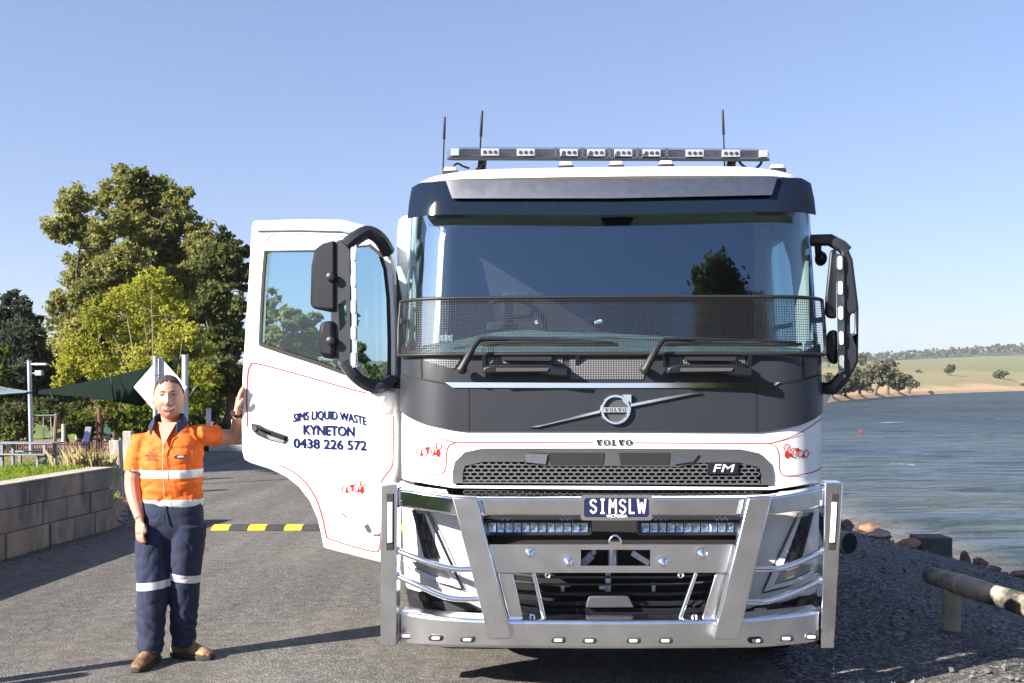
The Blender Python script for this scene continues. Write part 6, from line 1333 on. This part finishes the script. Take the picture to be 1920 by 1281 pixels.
b.add(up + dn, [(i, i + 1, 12 + i, 11 + i) for i in range(10)]); b.build('teeth', M['tooth'], man, smooth=180)
b = MB(); b.tube([face(x, -.0575 + cv(x), .0018) for x in xs_], [.0010] + [.0024] * 9 + [.0010], 8); b.tube([face(x, -.0745 + cv(x) * 1.6, .0018) for x in xs_], [.0010] + [.0032] * 9 + [.0010], 8); b.build('lips', M['lip'], man, smooth=60)
b = MB(); v, f = [], []; nm2, nn2 = 60, 72; keep = {}
for i in range(nm2 + 1):
    for k in range(nn2):
        a = math.pi * (i + .3) / (nm2 + .6); dd = (math.sin(a) * math.cos(2 * math.pi * k / nn2), math.sin(a) * math.sin(2 * math.pi * k / nn2), -math.cos(a)); x, y, z = dd
        line = .74 + .05 * math.cos(x * 5) if y < -.35 else float(np.interp(y, [-.35, -.15, .05, .25, 1], [.66, .16, .02, -.28, -.42]))
        if y < -.15: line += .10 * mnoise.noise((x * 8, y * 8, 1))
        dz = z - line; keep[(i, k)] = dz > -.03; th = .0005 + .008 * min(1, max(0, dz) * 2.2) * (1 + .35 * mnoise.noise((x * 14, y * 14, z * 6))) + (.007 * g_(z, .92, .2) * (1 if y < .2 else .5)); v.append(head_pt(dd, th if dz > 0 else -.002))
for i in range(nm2):
    for k in range(nn2):
        q = ((i, k), (i, (k + 1) % nn2), (i + 1, (k + 1) % nn2), (i + 1, k))
        if all(keep[j] for j in q): f.append(tuple(j[0] * nn2 + j[1] for j in q))
b.add(v, f); b.build('hair', M['hair'], man, smooth=180, fix=False)
# shirt
def R_(cx_, cy_, z, rx, ry, n=28, p=2.4):
    out = []
    for k in range(n):
        a = 2 * math.pi * k / n; c_, s_ = math.cos(a), math.sin(a); out.append(Vector((cx_ + rx * abs(c_) ** (2 / p) * (1 if c_ > 0 else -1), cy_ + ry * abs(s_) ** (2 / p) * (1 if s_ > 0 else -1), z)))
    return out
b = MB(); b.loft([R_(.020, .012, .965, .182, .122), R_(.020, .010, 1.01, .186, .126), R_(.016, .008, 1.10, .187, .135), R_(.010, .008, 1.20, .194, .138), R_(.008, .010, 1.29, .202, .134), R_(.008, .014, 1.345, .198, .122), R_(.008, .018, 1.40, .172, .100), R_(.008, .02, 1.448, .125, .084), R_(.008, .02, 1.488, .082, .072)])
slv = SL.lerp(EL, .74); b.tube([SL + Vector((.07, 0, .0)), SL, SL.lerp(EL, .4), slv], [.074, .080, .078, .082], 20)
slr = SRr.lerp(ER, .50); b.tube([SRr - Vector((.09, 0, .02)), SRr, SRr.lerp(ER, .4), slr], [.072, .070, .066, .072], 20)
def fold_shirt(p):
    x, y, z = float(p[0]), float(p[1]), float(p[2]); rg = lambda a, b_, c_: 1 - 2 * abs(mnoise.noise((a, b_, c_)))
    v = -.012 * max(0, rg(x * 5 + z * 4, y * 5, z * 9 - x * 3) - .55) - .010 * max(0, rg(x * 7 - z * 6, y * 6 + 4, z * 12 + x * 5) - .5) + mnoise.noise((x * 9, y * 9, z * 5)) * .006 + mnoise.noise((x * 4 + z * 9, y * 4, z * 26)) * .0040 * (1.6 if z < 1.12 else .7) + mnoise.noise(((x + z) * 18, y * 8, (z - x) * 7)) * .0045
    return v
me = vox(b, .0065, 3, .5, fold_shirt); shirt = link_mesh('shirt', me, M['orange'], man, smooth=180)
for z0, z1 in ((.962, 1.012), (1.145, 1.195)):
    strip_of(me, 'reflective_band', [((0, 0, z0), (0, 0, -1)), ((0, 0, z1), (0, 0, 1)), ((-.198, 0, 0), (-1, 0, 0)), ((.225, 0, 0), (1, 0, 0))], .0022, M['tape'], shirt)
b = MB(); b.bar(Vector((.010, -.118, 1.44)), Vector((.010, -.138, 1.30)), .003, .006); b.tube([Vector((.010, -.135, 1.31)), Vector((.010, -.142, 1.2)), Vector((.018, -.140, 1.06)), Vector((.020, -.132, .97))], .0014, 6); b.build('zip', M['tape'], shirt)
# open neck showing skin, navy collar
b = MB(); n_ = 9; b.add([Vector((.008 + x, -.0565 - .07 * t + .5 * x * x, 1.485 - .135 * t)) for t in np.linspace(0, 1, n_) for x in (-.056 * (1 - t) - .002, .056 * (1 - t) + .002)], [(2 * i, 2 * i + 1, 2 * i + 3, 2 * i + 2) for i in range(n_ - 1)])
neck = b.build('open_neck', M['skin'], man, smooth=180, fix=False)
for sg in (-1, 1):
    b = MB(); q = [Vector((.008 + sg * .040, .066, 1.535)), Vector((.008 + sg * .076, .02, 1.535)), Vector((.008 + sg * .080, -.03, 1.522)), Vector((.008 + sg * .064, -.075, 1.482))]; q2 = [Vector((.008 + sg * .050, .092, 1.475)), Vector((.008 + sg * .102, .02, 1.475)), Vector((.008 + sg * .112, -.050, 1.455)), Vector((.008 + sg * .074, -.122, 1.408))]
    b.loft([[a, c_, c_ + Vector((sg * .006, -.006, .002)), a + Vector((sg * .006, -.006, .002))] for a, c_ in zip(q, q2)]); b.build('collar', M['navy'], shirt, bev=.002)
# chest print and emblem
def chest(x, z, off=.004):
    y = -.145; bestd = 9
    hit, loc, nor, idx_ = shirt.ray_cast(Vector((x, -.5, z)), Vector((0, 1, 0))); return (loc if hit else Vector((x, y, z))) + Vector((0, -off, 0))
bpy.context.view_layer.update()
b = MB()
for z, x0, x1, w_ in ((1.298, -.085, -.045, .004), (1.284, -.105, -.030, .008), (1.273, -.090, -.048, .006), (1.262, -.100, -.028, .005)):
    r_ = random.Random(int(z * 1000)); x = x0
    while x < x1:
        l = r_.uniform(.004, .008); b.add([chest(x, z - w_ / 2), chest(x + l, z - w_ / 2), chest(x + l, z + w_ / 2), chest(x, z + w_ / 2)], [(0, 1, 2, 3)]); x += l + .002
b.build('chest_print', M['navy'], shirt, fix=False)
b = MB(); o = [(.105 + .036 * math.cos(a) , 1.278 + .012 * math.sin(a) + .10 * (.036 * math.cos(a))) for a in np.linspace(0, 6.283, 18, endpoint=False)]; b.add([chest(*p) for p in o], [tuple(range(18))]); b.build('chest_emblem', M['greyplastic'], shirt, fix=False)
b = MB(); o = [(.112 + .020 * math.cos(a), 1.279 + .006 * math.sin(a)) for a in np.linspace(0, 6.283, 14, endpoint=False)]; b.add([chest(*p, .005) for p in o], [tuple(range(14))]); b.build('emblem_core', M['tape'], shirt, fix=False)
for x0, x1, z0, z1 in ((-.125, -.03, 1.20, 1.255), (.045, .135, 1.20, 1.25)):
    b = MB(); q = [(x0, z1), (x1, z1), (x1, z0), (x0, z0), (x0, z1)]; pts = []
    for (xa, za), (xb, zb_) in zip(q[:-1], q[1:]): pts += [chest(xa + (xb - xa) * t, za + (zb_ - za) * t, .001) for t in np.linspace(0, 1, 7)]
    b.tube(pts, .0016, 5); b.build('pocket_seam', M['orange'], shirt)
# trousers
b = MB(); b.loft([R_(.020, .012, .995, .184, .122), R_(.020, .012, .94, .190, .128), R_(.018, .012, .87, .190, .122), R_(.018, .012, .82, .165, .108), R_(.018, .012, .77, .12, .085), R_(.018, .012, .72, .06, .05)])
legs = []
for hp, pts, rad in ((-1, [Vector((-.085, .012, .86)), Q(287, 1040, .0), Q(287, 1092, -.01), Q(284, 1150, -.02), Q(283, 1195, -.05), Q(283, 1224, -.06)], [.116, .108, .098, .090, .080, .078]), (1, [Vector((.118, .016, .86)), Q(349, 1035, .03), Q(346, 1086, .05), Q(345, 1140, .07), Q(344, 1180, .09), Q(345, 1206, .10)], [.116, .108, .095, .088, .082, .076])):
    P5 = smooth_path(pts, 4); rr_ = list(np.interp(np.linspace(0, 5, len(P5)), range(6), rad)); b.tube(P5, rr_, 20); legs.append(P5)
def fold_pants(p):
    x, y, z = float(p[0]), float(p[1]), float(p[2]); lo = max(0, 1 - z / .42); rg = lambda a, b_, c_: 1 - 2 * abs(mnoise.noise((a, b_, c_)))
    v = -.009 * max(0, rg(x * 4 + z * 2, y * 4, z * 4 - x * 4) - .6) - .005 * max(0, rg(x * 8 - z * 5, y * 6 + 3, z * 9 + x * 6) - .5) + mnoise.noise((x * 5, y * 5, z * 4)) * .003 + math.sin(z * 80 + 5 * mnoise.noise((x * 7, y * 7, z * 6)) + x * 30) * .010 * lo * (.4 + abs(mnoise.noise((x * 6, y * 6, z * 9)))) + mnoise.noise(((x + z * .6) * 16, y * 9, (z - x) * 9)) * .002
    return v
me = vox(b, .0065, 10, .5, fold_pants); tr = link_mesh('trousers', me, M['navy'], man, smooth=180)
strip_of(me, 'knee_band', [((.018, 0, 0), (1, 0, 0)), ((-.05, 0, .511), (-.10, 0, 1)), ((-.05, 0, .463), (.10, 0, -1))], .0025, M['tape'], tr)
strip_of(me, 'knee_band', [((.018, 0, 0), (-1, 0, 0)), ((.10, 0, .542), (.16, 0, 1)), ((.10, 0, .494), (-.16, 0, -1))], .0025, M['tape'], tr)
b = MB(); b.tube([Vector((.012, -.118, .985)), Vector((.012, -.125, .93)), Vector((.014, -.122, .87))], .004, 6); b.build('fly_seam', M['navy'], tr)
# boots
for lab, c0, ang, sc_ in (('l', Q(283, 1240, -.10), -95, 1.0), ('r', Q(352, 1221, .10), -18, 1.0)):
    a = math.radians(ang); f_ = Vector((math.cos(a), math.sin(a), 0)); s_ = Vector((-f_.y, f_.x, 0)); c0 = Vector((c0.x, c0.y, 0)); b = MB()
    if lab == 'r': c0 = Q(345, 1206, .10); c0.z = 0
    else: c0 = Q(283, 1222, -.05); c0.z = 0
    rg = []
    for t, w_, h0, h1 in ((-.085, .030, .012, .10), (-.06, .042, .012, .15), (.0, .044, .012, .15), (.05, .045, .012, .115), (.11, .050, .012, .085), (.17, .048, .014, .068), (.205, .030, .018, .045)):
        rg.append([c0 + f_ * t + s_ * w_ * math.cos(q_) * (1 if math.sin(q_) < .3 else .85) + Vector((0, 0, (h0 + h1) / 2 + (h1 - h0) / 2 * math.sin(q_))) for q_ in np.linspace(0, 2 * math.pi, 16, endpoint=False)])
    b.loft(rg); me_ = vox(b, .005, 3); bo = link_mesh('boot', me_, M['boot'], man, smooth=180)
    b = MB(); o = [(-.092, .0), (-.08, .036), (-.02, .046), (.04, .044), (.11, .053), (.17, .050), (.212, .026), (.218, 0)]; o = o + [(t, -w_) for t, w_ in reversed(o[1:-1])]
    b.prism([c0 + f_ * t + s_ * w_ + Vector((0, 0, .003)) for t, w_ in o], (0, 0, .026)); b.build('sole', M['sole'], bo, bev=.004)
b = MB(); dw = (WR - ER).normalized(); cw = WR - dw * .012; u_ = dw.orthogonal().normalized(); v_ = dw.cross(u_)
b.loft([[cw + dw * t + (u_ * math.cos(q_) + v_ * math.sin(q_)) * r_ for q_ in np.linspace(0, 6.283, 18, endpoint=False)] for t, r_ in ((-.011, .031), (-.010, .0335), (.010, .0325), (.011, .030))], caps=False); b.box(cw + Vector((-.018, -.028, 0)), (.03, .012, .03)); b.build('wrist_watch', M['rubber'], man, smooth=40)
# ================================================================ the air
b = MB(); b.box((60, 1150, 60), (7000, 3000, 134))
hz = b.build('haze', []); hz.data.materials.clear()
m = bpy.data.materials.new('haze_air'); m.use_nodes = True; nt = m.node_tree; nt.nodes.clear(); o = nd(nt, 'ShaderNodeOutputMaterial'); v = nd(nt, 'ShaderNodeVolumePrincipled')
v.inputs['Color'].default_value = (.86, .91, 1, 1); v.inputs['Density'].default_value = .00013; v.inputs['Anisotropy'].default_value = .2; nt.links.new(v.outputs[0], o.inputs['Volume']); hz.data.materials.append(m)
tag(hz, 'thin pale air over the lake and hills', 'haze', kind='stuff')
